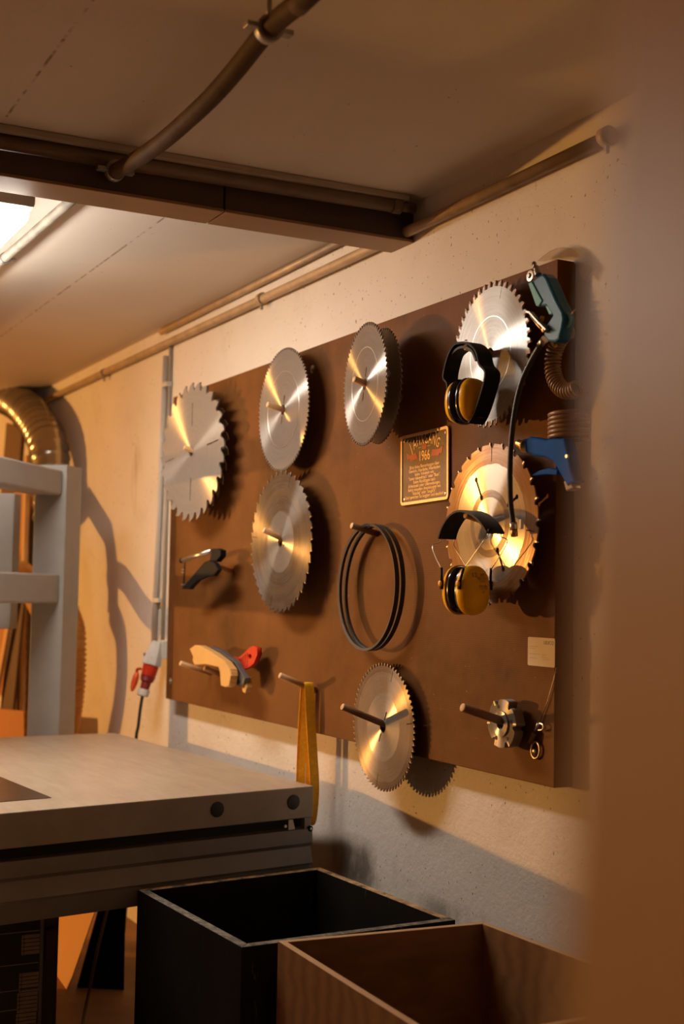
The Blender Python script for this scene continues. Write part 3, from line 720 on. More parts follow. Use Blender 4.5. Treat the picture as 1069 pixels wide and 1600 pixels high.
# lower pair: wire band with leather saddle
le = thing('ear_defenders', 'lower ear defenders with wire headband, black leather pad and printed yellow cups', 'ear defenders', (-.2, YM, 1.5), 'ear defenders hanging on pegs')
Yp = -.118
pd = [(693,842),(698,826),(707,811),(717,802),(728,799),(740,802),(752,810),(762,821),(769,833)]
pts = [atY(x+5, y, Yp) for x, y in pd]
xm = sum(p.x for p in pts)/len(pts)
MB().strip(spline(pts, 4), (0, 1, 0), .052, .005).build('leather_pad', M['blackpad'], le, True)
MB().lathe(pts[-1]+Vector((.004, -.02, .004)), (1, 0, .3), [(0, .006), (.006, .005)], 12).build('pad_stud', M['blackp'], le, True)
N2 = atY(728, 922, YM); lcx, lcz = N2.x+.004, N2.z
for sg, lx in ((1, lcx+.012), (-1, lcx-.020)):
    cup = cup_mesh(lx+sg*.010, YM, lcz, sg, .034, .045, .061).build('ear_cup', M['yellow'], le, True)
    cushion_mesh(lx+sg*.002, YM, lcz, .043, .058, .011, squash=.9).build('cushion', M['blackgloss'], le, True)
    for yy in (-.034, .034):
        e = pts[-1] if sg > 0 else pts[0]
        base = Vector((e.x-sg*.004, Yp+(.020 if yy > 0 else -.020), e.z))
        knee = Vector((e.x+sg*.006, YM+yy*1.0, e.z-.022))
        ank = Vector((lx+sg*.034, YM+yy*1.15, lcz+.050)); end = Vector((lx+sg*.024, YM+yy*1.32, lcz+.012))
        MB().tube(spline([base, base+Vector((0, 0, -.008)), knee, ank], 5), .0013, 8).build('wire', M['steel'], le)
        MB().tube([ank+Vector((0, 0, .004)), end], .0032, 8).build('sleeve', M['blackp'], le)
        MB().obox(end, (.004, 0, 0), (0, .004, 0), (0, 0, .011), .001).build('wire_clip', M['blackp'], le)
        MB().lathe(end+Vector((0, math.copysign(.003, yy), .003)), (.0, math.copysign(1, yy), 0), [(0, .0075), (.003, .007), (.005, .004)], 16).build('knob', M['yknob'], le, True)
# printing on the near cup, laid onto the dome
def dome_x(y, z):
    lx = lcx+.012+.010; a = abs((y-YM)/.045); b_ = abs((z-lcz)/.061); rr = min(.999, (a**2.4+b_**2.4)**(1/2.4))
    tt = math.acos(min(1, rr**1.35)); return lx + .034*math.sin(tt)**.9
items = []
for s, y, z, size in (('12', -.016, .036, .015), ('3M', .006, .036, .011), ('PELTOR', .006, .0275, .0085), ('OPTIME I', .006, .0205, .005), ('H510A', .007, .0095, .0085), ('EN 352-1:2002', .008, .0035, .0045), ('CE', .008, -.0045, .007)):
    items.append((text_mesh('p', s, size, 'CENTER', .0), Matrix.Translation((y, z, 0))))
pm = merge_meshes('cup_print', items)
bmp = bmesh.new(); bmp.from_mesh(pm); bmesh.ops.subdivide_edges(bmp, edges=[e for e in bmp.edges if e.calc_length() > .003], cuts=1)
for v_ in bmp.verts:
    y = YM+v_.co.x+.004; z = lcz+v_.co.y; v_.co = Vector((dome_x(y, z)+.0008, y, z))
bmp.to_mesh(pm); bmp.free()
link('cup_print', pm, M['ink'], le)

# ------------------------------------------------------------------ air guns, hoses and coils on the right
def c6(pts): return crop(pts, 680, 420, 4.276)
tg_ = thing('air_gun', 'teal air blow gun hanging upside down at the upper right corner of the board', 'air gun', atY(862, 480, -.09), 'air guns on the board')
slab('gun_body', c6([(650,78),(690,45),(718,30),(742,55),(775,130),(812,215),(850,285),(858,330),(846,400),(828,470),(800,490),(755,487),(722,445),(742,372),(782,312),(740,248),(702,250),(672,180)]), -.105, .034, M['teal'], bevel=.005, parent=tg_)
slab('front_block', c6([(620,97),(645,84),(714,213),(690,252),(672,246)]), -.108, .030, M['tealpale'], bevel=.002, parent=tg_)
slab('guard_block', c6([(735,248),(760,242),(785,300),(760,306)]), -.104, .026, M['tealpale'], bevel=.002, parent=tg_)
a_, b_ = atY(*c6([(690,40)])[0], -.090), atY(*c6([(655,-48)])[0], -.090)
d_ = (b_-a_).normalized()
MB().lathe(a_, d_, [(0, .008), (.012, .008), (.012, .0055), (.020, .0055), (.021, .0075), (.024, .0075), (.025, .004), (.032, .004), (.033, .006), (.038, .005)], 16).build('inlet_fitting', M['dsteel'], tg_, True)
MB().strip([atY(*p, -.112) for p in c6([(618,288),(640,292),(700,360),(750,408)])], (0, 1, 0), .012, .004).build('trigger', M['dsteel'], tg_)
MB().tube([atY(*p, -.112) for p in c6([(640,312),(690,380),(728,418)])], .003, 8).build('trigger_spring', M['brass'], tg_)
MB().lathe(atY(*c6([(745,408)])[0], -.105), (0, -1, 0), [(0, .007), (.010, .007), (.012, .004)], 14).build('pivot_screw', M['brass'], tg_, True)
MB().lathe(atY(*c6([(728,335)])[0], -.100), (-.6, -.6, .2), [(0, .006), (.008, .006), (.010, .003)], 12).build('valve_screw', M['brass'], tg_, True)
MB().tube(spline([atY(*p, -.09) for p in c6([(845,292),(885,300),(905,335),(893,375),(850,408)])], 6), .0035, 8).build('hanging_loop', M['tealpale'], tg_)
MB().tube([atY(*p, -.09) for p in c6([(895,320),(938,270)])], .0014, 6).build('hook_wire', M['wire'], tg_)
MB().tube([atY(*p, -.09) for p in c6([(735,470),(700,510)])], [.0095, .008], 14).build('outlet_fitting', M['steel'], tg_)
MB().tube([atY(*p, -.075) for p in c6([(790,485),(805,520)])], [.007, .005], 12).build('orange_tip', M['brass'], tg_)
hs = [(843,541),(829,566),(815,598),(805,640),(799,690),(797,740),(798,785),(802,818)]
ho = tag(MB().tube(spline([atY(x, y, -.100-.0006*max(0, y-560)*.2) for x, y in hs], 6), .0066, 14).build('air_hose', M['hose']), 'black air hose curving down from the teal gun in front of the stained blade', 'hose')
e0 = atY(802, 817, -.131); e1 = atY(804, 838, -.131)
MB().tube([e0, e0.lerp(e1, .5)], .0092, 14).build('hose_ferrule', M['steel'], ho)
MB().tube([e0.lerp(e1, .5), e1], .0085, 14).build('coupling', M['brass'], ho)
MB().obox(atY(815, 819, -.125), (.004, 0, 0), (0, .004, 0), (0, 0, .011), .002).build('coupling_tag', M['whitep'], ho)
# coiled hose under the teal gun: a coil bent into a ring
cc_ = atY(893, 563, -.06); Rr = .070
pts = []
for k in range(24*40):
    a = D2(100) + D2(190)*k/(24*40-1); ph = 2*PI*24*k/(24*40-1)
    rad = Vector((math.cos(a), 0, math.sin(a)))
    pts.append(cc_ + rad*(Rr+.017*math.cos(ph)) + Vector((0, .017*math.sin(ph), 0)))
tag(MB().tube(pts[::3], .0030, 6).build('coiled_hose', M['coil']), 'ribbed coiled air hose bent in an arc below the teal gun', 'hose')
bg = thing('air_gun', 'blue air blow gun with brass nozzle lying sideways at the right edge of the board', 'air gun', atY(860, 715, -.08), 'air guns on the board')
slab('gun_body', [(818,686),(828,682),(853,687),(866,683),(881,685),(886,704),(893,738),(898,752),(886,760),(877,744),(872,735),(863,720),(850,714),(835,712),(820,706)], -.095, .030, M['blue'], bevel=.005, parent=bg)
slab('trigger', [(829,743),(842,735),(858,731),(871,734),(870,742),(850,741),(838,743)], -.090, .016, M['blue'], bevel=.002, parent=bg)
a_ = atY(822, 697, -.080); b_ = atY(806, 691, -.080); d_ = (b_-a_).normalized()
MB().lathe(a_, d_, [(0, .016), (.004, .017), (.006, .011), (.018, .011), (.020, .009), (.032, .009), (.032, .005)], 20).build('brass_nozzle', M['brass'], bg, True)
slab('clear_end', [(880,752),(890,748),(895,762),(884,767)], -.092, .024, M['clear'], bevel=.003, parent=bg)
MB().lathe(atY(887, 713, -.094), (0, -1, 0), [(0, .005), (.004, .004)], 12).build('screw', M['steel'], bg)
cl = atY(882, 666, -.07)
pts = [Vector((cl.x+.045*math.cos(2*PI*k/32), -.058+.042*math.sin(2*PI*k/32), cl.z-.030+.060*k/(32*6))) for k in range(32*6)]
tag(MB().tube(pts, .0045, 8).build('coiled_hose', M['coil']), 'flat coils of brown air hose above the blue gun', 'hose')
# thin cable with shackle and clear visor
sh = thing('wire_tether', 'thin wire with small shackle and ring dangling at the lower right of the board', 'wire', atY(840, 1150, -.02))
MB().tube([atY(*p, -.004) for p in ((869,1043),(866,1060),(856,1095),(842,1132))], .0012, 6).build('cable', M['wire'], sh)
MB().tube([atY(842, 1130, -.008), atY(836, 1144, -.008)], .004, 10).build('ferrule', M['steel'], sh)
MB().tube(spline([atY(*p, -.012) for p in ((843,1130),(849,1133),(848,1140),(841,1141))], 5), .0025, 8).build('shackle', M['steel'], sh)
MB().tube([atY(835, 1146, -.012), atY(828, 1161, -.012)], .0055, 10).build('wooden_toggle', M['peg_shaded'], sh)
MB().tube(spline([atY(837+6.5*math.cos(k*PI/6), 1172+13*math.sin(k*PI/6), -.006) for k in range(12)], 4, True), .0028, 8, closed=True).build('ring', M['washer'], sh)
MB().lathe(atY(836, 1174, -.001), (0, -1, 0), [(0, .008), (.004, .007), (.006, .003)], 14).build('screw', M['steel'], sh, True)
def c7(pts): return crop(pts, 820, 370, 7.636)
vis = MB().prism([atY(*p, .034) for p in c7([(150,290),(225,225),(300,172),(385,135),(470,121),(560,140),(640,195),(700,270),(750,330),(800,385),(762,455),(722,530),(670,475),(625,410),(600,330),(585,283),(480,268),(390,250),(330,262),(240,290)])], (0, .003, 0), .0005)
tag(vis.build('clear_visor', M['acryl']), 'curved clear plastic sheet peeking out behind the upper right board corner', 'plastic sheet')

# ------------------------------------------------------------------ pipes on wall and ceiling
wp = thing('wall_pipe', 'long tan painted pipe running along the wall below the ceiling', 'pipe', (-1.8, .028, 2.51))
MB().tube([(-5.6, .032, 2.534), (-3.76, .032, 2.534), (-.95, .032, 2.527), (.165, .032, 2.528)], .0165, 16).build('pipe', M['paintpipe'], wp)
for px_, py_ in ((163, 583), (409, 470), (948, 212)):
    c = atY(px_, py_, .03); c.z = 2.53
    MB().tube([c+Vector((-.012, 0, 0)), c+Vector((.012, 0, 0))], .0225, 16).build('pipe_clip', M['paintpipe'], wp)
    MB().obox(c+Vector((0, .0, -.028)), (.005, 0, 0), (0, .005, 0), (0, 0, .012), .001).build('clip_bolt', M['dsteel'], wp)
cp = thing('ceiling_conduit', 'thin tan conduit along the ceiling corner beyond the beam', 'pipe', (-2, .03, 2.59))
MB().tube([(-2.92, .036, 2.597), (-1.8, .036, 2.597), (-.93, .036, 2.600)], .0125, 14).build('pipe', M['paintpipe'], cp)
cs = thing('pipe_conduit', 'sagging brown pipe crossing the near ceiling towards the beam', 'pipe', (-.2, -.869, 2.5))
pts = [(1.6, -.869, 2.585)]+[tuple(atY(x, y, -.869)) for x, y in ((505,-30),(470,2),(420,45),(370,107),(335,147),(300,181),(250,224),(200,257),(155,281))]
MB().tube(spline(pts, 6), .0205, 18).build('pipe', M['browncable'], cs)
for p in ((420, 46), (180, 267)):
    c = atY(*p, -.869); d_ = (atY(p[0]+8, p[1]-8, -.869)-c).normalized()
    k = MB().tube([c-d_*.012, c+d_*.012], .0265, 16).build('pipe_clamp', M['dsteel'], cs)
    for sy in (-1, 1): MB().obox(c+Vector((0, sy*.036, 0)), (.011, 0, 0), (0, .013, 0), (0, 0, .005), .001).build('clamp_ear', M['dsteel'], k)
    if p[0] > 300: MB().tube([c+Vector((0, 0, .018)), c+Vector((0, 0, 2.615-c.z))], .005, 10).build('clamp_stud', M['dsteel'], k)
fc = thing('pipe_conduit', 'grey stained pipe beside the ceiling lamp beyond the beam', 'pipe', (-1.6, -.87, 2.58))
MB().tube([(-.92, -.862, 2.58), (-1.95, -.880, 2.58), (-4.5, -.90, 2.58)], .0150, 16).build('pipe', M['stainpipe'], fc)
c = atZ(8, 404, 2.58); k = MB().tube([c+Vector((-.012, 0, 0)), c+Vector((.012, 0, 0))], .0205, 16).build('pipe_clamp', M['dsteel'], fc)
for sy in (-1, 1): MB().obox(c+Vector((0, sy*.026, 0)), (.008, 0, 0), (0, .009, 0), (0, 0, .004), .001).build('clamp_ear', M['dsteel'], k)
p0 = atZ(0, 222, 2.585); p1 = atZ(600, 318, 2.585)
def ext(p0, p1, y0, y1):
    f = lambda y: p0+(p1-p0)*((y-p0.y)/(p1.y-p0.y)); return f(y0), f(y1)
a_, b_ = ext(p0, p1, -3.2, -.015)
tp = thing('beam_pipe', 'thick brown pipe running along the near side of the beam', 'pipe', (a_.x, -1, 2.57))
MB().tube([a_, b_], .0215, 18).build('pipe', M['beampipe'], tp)
MB().tube([b_-(b_-a_).normalized()*.02, b_+(b_-a_).normalized()*.045], .0150, 16).build('pipe_end', M['beampipe'], tp)
MB().tube([b_-(b_-a_).normalized()*.03, b_-(b_-a_).normalized()*.002], .0245, 18).build('collar', M['beampipe'], tp)
p0 = atZ(0, 239, 2.57); p1 = atZ(520, 326, 2.57); a_, b_ = ext(p0, p1, -3.2, -.06)
tag(MB().tube([a_, b_], .0072, 10).build('beam_cable', M['pvc']), 'thin tan cable below the brown pipe on the beam', 'cable')
p0 = atZ(0, 200, 2.606); p1 = atZ(520, 290, 2.606); a_, b_ = ext(p0, p1, -3.2, .0)
d_ = (b_-a_)/2; q_ = Vector((d_.y, -d_.x, 0)).normalized()
tag(MB().obox((a_+b_)/2, d_, q_*.012, (0, 0, .0085), .002).build('cable_duct', M['pvc']), 'flat tan cable duct on the ceiling next to the brown pipe', 'cable duct')
vc = thing('wall_conduit', 'pale vertical conduit on the wall left of the tool board', 'conduit', (-2.86, .04, 1.2))
MB().tube([atY(259, 556, .041), atY(240.5, 1004, .041)], .0125, 14).build('wide_tube', M['greyconduit'], vc)
MB().tube([atY(267, 540, .046), atY(253.5, 1000, .046)], .0075, 12).build('narrow_tube', M['pvc'], vc)
for p in ((261, 601), (248, 938)):
    MB().obox(atY(p[0], p[1], .040), (.030, 0, 0), (0, .014, 0), (0, 0, .010), .003).build('tube_clip', M['greyconduit'], vc)
# three-phase socket and plug
so = thing('wall_socket', 'grey white wall socket housing at the foot of the pale conduit', 'socket', atY(245, 1045, .0))
A0 = atY(247, 1003, .012); ax = (atY(220.6, 1094, -.055)-A0).normalized(); Lt = (atY(220.6, 1094, -.055)-A0).length
MB().lathe(A0, ax, [(0, .024), (.008, .028), (.05, .038), (.088, .043), (.10, .043), (.102, .036)], 8).build('housing', M['whitep'], so)
MB().lathe(A0+ax*.055+Vector((-.012, -.030, 0)), (0, -1, 0), [(0, .008), (.012, .007)], 10).build('cover_screw', M['greyp'], so)
MB().box((A0.x-.03, .02, A0.z-.07), (A0.x+.03, WY, A0.z+.005), .004).build('back_plate', M['whitep'], so)
lid = thing('wall_plug', 'red three-phase plug in the grey wall socket, with white nut and black cable', 'plug', A0+ax*.2)
MB().lathe(A0, ax, [(.103, .034), (.145, .031), (.146, .030)], 24).build('collar', M['red'], lid, True)
MB().lathe(A0, ax, [(.146, .030), (.150, .033), (.154, .030), (.160, .031), (.164, .028), (.168, .029), (.173, .024), (.176, .0205), (.205, .0195)], 24).build('grip', plain('dark_red_rubber', (.22, .012, .012), .5), lid, True)
MB().lathe(A0, ax, [(.205, .024), (.208, .027), (.232, .026), (.236, .020)], 10).build('nut', M['whitep'], lid)
LC = atY(210.3, 1065.5, -.075)
b = MB(); b.lathe(LC-ax*.045, ax, [(.0, .003), (.008, .010), (.025, .0135), (.05, .0140), (.072, .0105), (.086, .004)], 20); b.build('hinged_lid', M['redlid'], lid, True)
MB().tube(spline([LC-ax*.036, atY(214.5, 1046, -.065), atY(220, 1045, -.06)], 6), .0062, 10).build('lid_arm', M['red'], lid)
E0 = A0+ax*.232
MB().tube(spline([E0, atY(219, 1110, -.055), atY(216, 1135, -.060), atY(212, 1165, -.062), (E0.x-.06, -.062, .4), (E0.x-.1, -.07, .02)], 6), .0068, 12).build('cable', M['hose'], lid)

# ------------------------------------------------------------------ ceiling lamp
lamp = thing('ceiling_lamp', 'glowing white ceiling lamp at the left beyond the beam', 'ceiling lamp', (-1.85, -1.045, 2.5))
LE = atZ(48, 341, 2.475); LX, LY = LE.x, LE.y
MB().box((LX-1.30, LY-.200, 2.500), (LX+.012, LY+.012, 2.600), .016).build('housing', M['lamp_body'], lamp, True)
MB().box((LX-1.285, LY-.188, 2.464), (LX, LY, 2.506), .020).build('diffuser', M['diff'], lamp, True)
for yy in (-.045, -.145): MB().obox((LX+.014, LY+yy, 2.562), (.008, 0, 0), (0, .018, 0), (0, 0, .013), .004).build('clip', M['dsteel'], lamp)
for xx in (-.2, -1.05): MB().box((LX+xx-.03, LY-.13, 2.598), (LX+xx+.03, LY-.06, 2.615), .003).build('mount', M['lamp_body'], lamp)
# ------------------------------------------------------------------ machine table
TZ = .87
TA = atZ(490, 1228, TZ); TB = atZ(180, 1145, TZ)
nd = (atZ(0, 1271, TZ)-TA).normalized(); fd = (atZ(0, 1152, TZ)-TB).normalized()
TAn = TA+nd*1.95; TBn = TB+fd*1.85
mt = thing('machine_table', 'long steel saw table with dark grey rail below its front edge', 'machine table', (-1.9, -1.0, 0))
def dn(p, z): return Vector((p.x, p.y, z))
b = MB().hexa([dn(TA, .775), dn(TAn, .775), dn(TBn, .80), dn(TB, .80), dn(TA, TZ), dn(TAn, TZ), dn(TBn, TZ), dn(TB, TZ)], .003)
top = b.build('table_top', [M['table_top'], M['table_side']], mt)
for p in top.data.polygons:
    if p.normal.z < .6: p.material_index = 1
out = Vector((-nd.y, nd.x, 0)); out = out if out.x > 0 else -out
for px_, py_, rr in ((335, 1265, .0225), (462.5, 1253, .0225)):
    c = TA + nd*((atX(px_, py_, TA.x+.03).y-TA.y)/nd.y); c.z = atX(px_, py_, c.x).z
    MB().lathe(c-out*.002, out, [(0, rr), (.0045, rr), (.006, rr*.85)], 28).build('hole_plug', M['plug'], mt, True)
def edge(s, o_, z): p = TA+nd*s+out*o_; return Vector((p.x, p.y, z))
MB().hexa([edge(.005, -.09, .70), edge(1.9, -.09, .70), edge(1.9, -.04, .70), edge(.005, -.04, .70), edge(.005, -.09, .775), edge(1.9, -.09, .775), edge(1.9, -.04, .775), edge(.005, -.04, .775)]).build('recess', M['dark'], mt)
prof = [(-.04, .742), (.004, .742), (.006, .700), (-.004, .688), (.010, .640), (.006, .632), (.004, .580), (-.04, .580)]
MB().prism([edge(.004, o_, z) for o_, z in prof], nd*1.9, 0).build('front_rail', M['fascia'], mt)
pxy = lambda x, y: (atX(x, y, TA.x+.01))
c = pxy(447, 1286)
MB().prism([edge((445.5-490)/-505*1.03, 0, .748), edge((462-490)/-505*1.03, 0, .748), edge((456-490)/-505*1.03, 0, .774), edge((446-490)/-505*1.03, 0, .774)][:0] or [edge(.066, -.002, .744), edge(.090, -.002, .744), edge(.090, -.002, .774), edge(.075, -.002, .774)], out*.003).build('stop_bracket', M['whitep'], mt)
MB().lathe(edge(.100, -.004, .756), out, [(0, .0055), (.004, .005)], 12).build('bolt', M['washer'], mt)
MB().obox(edge(.016, -.012, .757), out*.008, nd*.012, (0, 0, .017)).build('end_plate', M['table_side'], mt)
bo = MB().lathe(edge(.012, .000, .742), out, [(0, .009), (.006, .009), (.008, .006)], 16).build('bolt', M['blackp'], mt)
MB().lathe(edge(.012, .0085, .742), out, [(0, .004), (.002, .003)], 12).build('bolt_head', M['steel'], bo)
q0 = atZ(81, 1247, TZ); d1 = (atZ(0, 1214, TZ)-q0).normalized(); d2 = (atZ(0, 1253.5, TZ)-q0).normalized()
z_ = Vector((0, 0, .0008))
MB().prism([q0+z_, q0+d1*.9+z_, q0+d1*.9+d2*.30+z_, q0+d2*.30+z_][::-1], (0, 0, .0006)).build('insert_plate', M['insert'], mt)
MB().box((-2.55, -1.85, 0), (-1.37, -.775, .80), .006).build('base_cabinet', plain('dark_brown_cabinet', (.075, .045, .03), .5), mt)
MB().obox(atX(78, 1475, -1.36), (.010, 0, 0), (0, .016, 0), (0, 0, .045), .006).build('red_handle', plain('dark_red', (.12, .012, .01), .4), mt)
# label panel on the cabinet
XL = -1.32
lp = thing('label_panel', 'black framed label panel on the machine cabinet, bottom left corner', 'label panel', (XL, -1.1, .05))
a_ = atX(69, 1420, XL); zt_ = a_.z; yr = a_.y
MB().box((XL-.035, -1.75, .02), (XL, yr, zt_+.02), .003).build('panel', M['labelpanel'], lp)
MB().prism([(XL, -1.75, zt_+.02), (XL, yr, zt_+.02), (XL, yr, .02), (XL, yr-.010, .02), (XL, yr-.010, zt_+.006), (XL, -1.75, zt_+.006)], (.006, 0, 0), .001).build('frame', M['greyframe'], lp)
for px_, py_ in ((66, 1453), (64, 1503), (61, 1543), (59, 1573)):
    z = atX(px_, py_, XL).z; MB().box((XL, -1.73, z-.0012), (XL+.001, yr-.012, z+.0012)).build('divider', M['labeltan'], lp)
for (xa, ya, xb, yb) in ((34, 1466, 63, 1487), (30, 1525, 60, 1545), (27, 1556, 58, 1577), (25, 1588, 56, 1607)):
    p, q = atX(xa, ya, XL), atX(xb, yb, XL); z0, z1 = q.z-.004, q.z+.052*(yb-ya)/21
    lb = MB().box((XL, p.y, z0), (XL+.001, q.y, z1)).build('label', M['labeltan'], lp)
    b = MB()
    for k in range(1, 5): zz = z0+(z1-z0)*k/5; b.box((XL+.001, p.y+.001, zz-.001), (XL+.0014, q.y-.001, zz+.001))
    b.box((XL+.001, p.y+.006, z0+.002), (XL+.0014, p.y+.0075, z1-.002)); b.build('label_rules', M['labelpanel'], lb)
b = MB()
for k in range(26):
    z = zt_-.035-k*.017
    b.box((XL, yr-.40, z-.0015), (XL+.0008, yr-.16-.05*random.random(), z+.0015))
b.build('small_print', M['greyframe'], lp)

# ------------------------------------------------------------------ waste boxes
def crate(name, cs, z0, zt, th, mat, edge_mats, label, cat):
    """open box, cs = four outer top corners in order"""
    root = thing(name, label, cat, (sum(c[0] for c in cs)/4, sum(c[1] for c in cs)/4, z0))
    C = [Vector((c[0], c[1], 0)) for c in cs]; ctr = sum(C, Vector())/4
    inn = []
    for i in range(4):
        a, p, n = C[i-1], C[i], C[(i+1) % 4]
        u = (a-p).normalized(); v_ = (n-p).normalized(); inn.append(p+(u+v_)*th)
    Z = lambda p, z: Vector((p.x, p.y, z))
    for i in range(4):
        j = (i+1) % 4
        o = MB().hexa([Z(C[i], z0), Z(C[j], z0), Z(inn[j], z0), Z(inn[i], z0), Z(C[i], zt), Z(C[j], zt), Z(inn[j], zt), Z(inn[i], zt)], .0015).build('side', [mat, edge_mats[i]], root)
        for p in o.data.polygons:
            if p.normal.z > .6: p.material_index = 1
    MB().hexa([Z(p, z0+.03) for p in inn]+[Z(p, z0+.045) for p in inn]).build('bottom', mat, root)
    return root
zb = .63
K = [atZ(*p, zb) for p in ((215,1390),(500,1355),(712,1437),(378,1480))]
K[1].y = min(K[1].y, WY-.004); K[2].y = min(K[2].y, WY-.004)
crate('waste_box', K, 0, zb, .026, M['blackbox'], [M['chipedge'], M['chipedge'], M['greyedge'], M['greyedge']], 'black painted wooden waste box with chipped rim, against the wall by the table', 'box')
zc = .645
J = [atZ(434, 1470, zc), atZ(757, 1440, zc)]; J[1].y = min(J[1].y, WY-.003)
f3 = atZ(640, 1600, zc); dxf = (f3-J[0]).normalized()
J = [J[0], J[1], Vector((.40, WY-.004, zc)), J[0]+dxf*.78]
crate('waste_box', J, 0, zc, .018, M['brownply'], [M['brownedge']]*4, 'bare brown plywood waste box in the bottom right foreground', 'box')

# ------------------------------------------------------------------ frame machine behind the table
HD = D2(38.8); H = Vector((-math.cos(HD), math.sin(HD), 0)); S = Vector((math.sin(HD), math.cos(HD), 0))
fm = thing('steel_stand', 'grey painted steel machine frame standing behind the table', 'machine frame', (-3.0, -.4, 0))
C0 = atY(105, 726, -.38); ZT = C0.z; C0 = Vector((C0.x, C0.y, 0))
PW, PD = .142, .165
def hb(c, s0, s1, h0, h1, z0, z1, bev=.006):
    q = lambda s, h, z: Vector((c.x, c.y, z)) + S*s + H*h
    return MB().hexa([q(s0,h0,z0), q(s1,h0,z0), q(s1,h1,z0), q(s0,h1,z0), q(s0,h0,z1), q(s1,h0,z1), q(s1,h1,z1), q(s0,h1,z1)], bev)
hb(C0, -PW, 0, 0, PD, 0, ZT, .004).build('post', M['cream_metal'], fm)
zf = lambda y, yref=98: atY(yref, y, -.38).z
for (ya, yb, jx) in ((737, 775, 7), (897.5, 942, 1)):
    z1, z0 = zf(ya), zf(yb)
    L = .62
    hb(C0, -.150, -.018, -L, 0, z0, z1, .008).build('arm', M['cream_metal'], fm)
    hb(C0, -.152, -.014, -L-.012, -L, z0+.004, z1-.004, .001).build('seal', M['dark'], fm)
    hb(C0, -.155, -.012, -L-.30, -L-.012, z0-.004, z1+.004, .008).build('arm_head', M['cream_metal'], fm)
hb(C0, -.42, -.233, .0, .07, zf(985), zf(772), .004).build('short_post', M['cream_metal'], fm)
# ------------------------------------------------------------------ duct and hoses
def ribbed(path, R, pitch, amp, seg=24, wide=False):
    b = MB(); n = len(path); L = [0]
    for i in range(1, n): L.append(L[-1]+(path[i]-path[i-1]).length)
    rr = []
    for l_ in L:
        f = (l_ % pitch)/pitch
        rr.append(R+amp*(math.exp(-((f-.5)/.07)**2)+.8*math.exp(-((f-.72)/.05)**2) if wide else math.sin(2*PI*f)))
    b.tube(path, rr, seg); return b
Yd = -.080
dp = [atY(*p, Yd) for p in ((83,815),(80,765),(79,722),(73,690),(58,660),(32,632),(0,618),(-45,612),(-110,616),(-180,622),(-270,630))]
pth = spline(dp, 40)
# resample evenly
def resample(pth, step):
    out_ = [pth[0]]; acc = 0
    for a, b_ in zip(pth, pth[1:]):
        d = (b_-a).length
        while acc+d >= step:
            a = a.lerp(b_, (step-acc)/d); d = (b_-a).length; acc = 0; out_.append(a.copy())
        acc += d
    return out_
tag(ribbed(resample(pth, .006), .098, .062, .0085, 32, True).build('metal_duct', M['galv']), 'shiny ribbed metal duct elbow above the machine frame', 'duct')
Yh = -.145
hp = [atY(*p, Yh) for p in ((100,955),(110,985),(112,1020),(111,1060),(106,1105),(98,1150),(92,1200),(90,1300))]
hp.append(Vector((hp[-1].x, Yh, .0)))
LS = Vector(lo.location)
yh = thing('suction_hose', 'amber corrugated suction hose hanging beside the grey machine post', 'hose', hp[-1])
ribbed(resample(spline(hp, 40), .003), .066, .0240, .0045, 28).build('corrugated_hose', M['yhose'], yh)
MB().tube([hp[0]+Vector((0, 0, .0)), hp[0]+Vector((0, 0, .028))], .072, 28).build('hose_clamp', M['steel'], yh)
MB().tube([hp[0]+Vector((0, 0, .02)), atY(101, 900, Yh), atY(98, 860, Yh), atY(95, 835, Yh), atY(90, 805, -.115), atY(85, 780, -.09)], .064, 24).build('connector_pipe', M['browncable'], yh)

bw = [atY(x, y, WY) for x, y in ((170,905),(180,897),(194,905),(210,928),(228,955),(248,970),(268,972))]
ribbed(resample(spline([p+(LS-p)*.052 for p in bw], 40), .003), .056, .0240, .0035, 24).build('branch_hose', M['yhose'], yh)
# ------------------------------------------------------------------ lumber leaning in the corner
def plank(p0, p1, Y0, Y1, wd, th, mat, label, facing=(.06, -1, 0), name='plank'):
    a, b_ = atY(*p0, Y0), atY(*p1, Y1); d = (b_-a).normalized(); f = Vector(facing); f = (f-d*f.dot(d)).normalized(); s = d.cross(f)
    return tag(MB().obox((a+b_)/2, d*(b_-a).length/2, s*wd/2, f*th/2, .002).build(name, mat), label, 'plank', 'planks leaning behind the machine frame')
plank((27, 1250), (43, 712), -.115, -.105, .05, .024, M['lum_l'], 'narrow pale upright batten touching the left side of the machine post')
plank((-4, 1075), (40, 745), -.075, -.05, .26, .025, M['lum_o'], 'orange plank showing through the gap between the two frame arms')
plank((30, 1200), (33, 740), -.008, -.005, .26, .018, M['lum_d'], 'dark plank at the back, seen right of the orange plank')
plank((-14, 1130), (27, 900), -.215, -.205, .055, .018, M['lum_l'], 'slanting pale lath below the lower frame arm')
plank((-6, 1290), (33, 900), -.172, -.168, .22, .016, wood('mottled_plank', (.05, .025, .011), (.15, .075, .033), (8, 8, 3), .7), 'mottled brown plank behind the slanting pale lath')
plank((-3, 1000), (24, 665), .031, .031, .34, .018, M['lum_d'], 'wide dark board behind the metal duct')
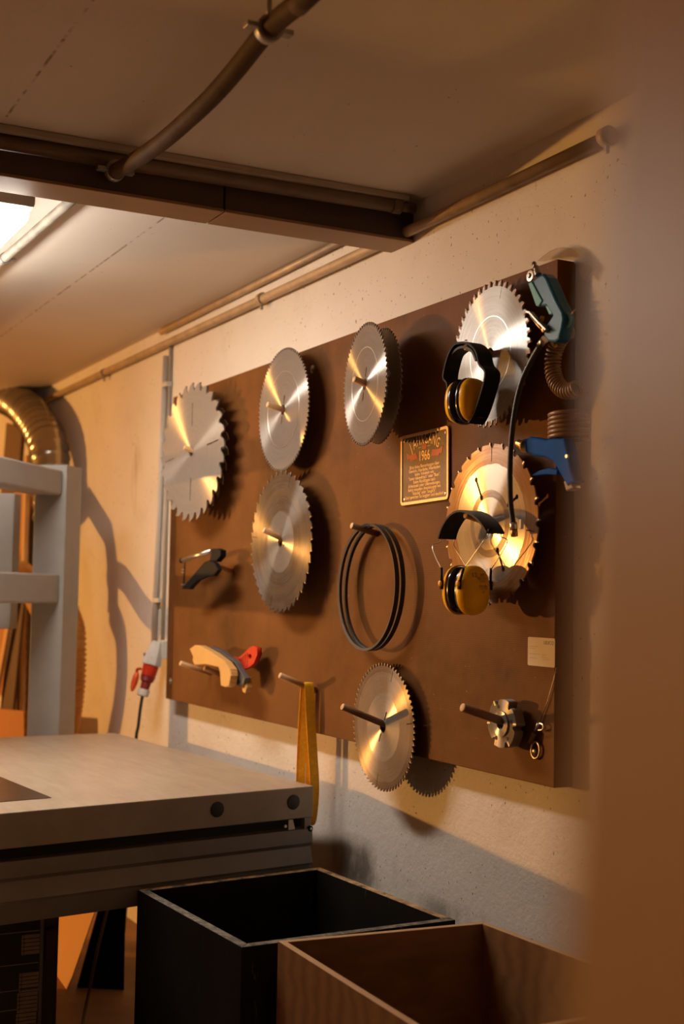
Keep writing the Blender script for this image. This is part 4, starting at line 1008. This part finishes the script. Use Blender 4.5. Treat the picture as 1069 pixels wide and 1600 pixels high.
slab('plywood_sheet', [(-60, 1102), (37, 1111), (38, 1250), (-60, 1250)], -.26, .015, M['lum_o'], 'orange plywood offcut standing low behind the table, far left', 'plywood sheet', bevel=.001)

# ------------------------------------------------------------------ things under the table
a_ = atZ(105, 1548, 0); b_ = atZ(88, 1524, 0); c_ = atX(157, 1398, a_.x-.03)
up = (c_-a_)*1.25; b_ = a_+(b_-a_)*2.6
tag(MB().prism([a_, b_, b_+up, a_+up], (-.016, .010, 0), .001).build('plywood_sheet', wood('bright_plywood', (.60, .25, .035), (.70, .33, .06), (2, 2, .6), .5)), 'bright orange plywood sheet leaning under the table, bottom left', 'plywood sheet')
a_ = atZ(109, 1549, 0)+Vector((-.03, .04, 0)); b_ = atZ(194, 1547, 0)
tag(MB().prism([a_, b_, b_+Vector((-.08, .02, .62)), a_+Vector((-.10, .20, .62))], (-.018, 0, 0), .001).build('dark_board', M['blackbox']), 'black board standing on the floor behind the black box', 'board')
tag(MB().tube(spline([atX(176, 1390, -2.12), atX(163, 1440, -2.08), atX(150, 1495, -2.02), atX(139, 1550, -1.97), atZ(129, 1600, .01), atZ(124, 1660, .01)], 6), .0055, 10).build('power_cable', plain('brown_cable', (.10, .05, .025), .5)), 'thin brown cable hanging to the floor under the table', 'cable')

# ------------------------------------------------------------------ wooden door edge close to the camera, out of focus
dist = .295
e0 = CAM+ray(964, 0)*dist; e1 = CAM+ray(872, 1600)*dist
dv = (e0-e1).normalized()
foot = e1 - dv*(e1.z/dv.z); head = e0 + dv*((2.1-e0.z)/dv.z)
bd = (CAM+ray(1300, 800)*.15) - (CAM+ray(905, 800)*dist); bd.z = 0; bd.normalize()
sd = Vector((-bd.y, bd.x, 0)); sd = sd if sd.dot(RT) > 0 else -sd
MBd = MB().hexa([foot, foot+bd*.30, foot+bd*.30+sd*.03, foot+sd*.03, head, head+bd*.30, head+bd*.30+sd*.03, head+sd*.03], .001)
tag(MBd.build('wooden_board', M['door']), 'blurred brown wooden board standing upright in the right foreground', 'board')
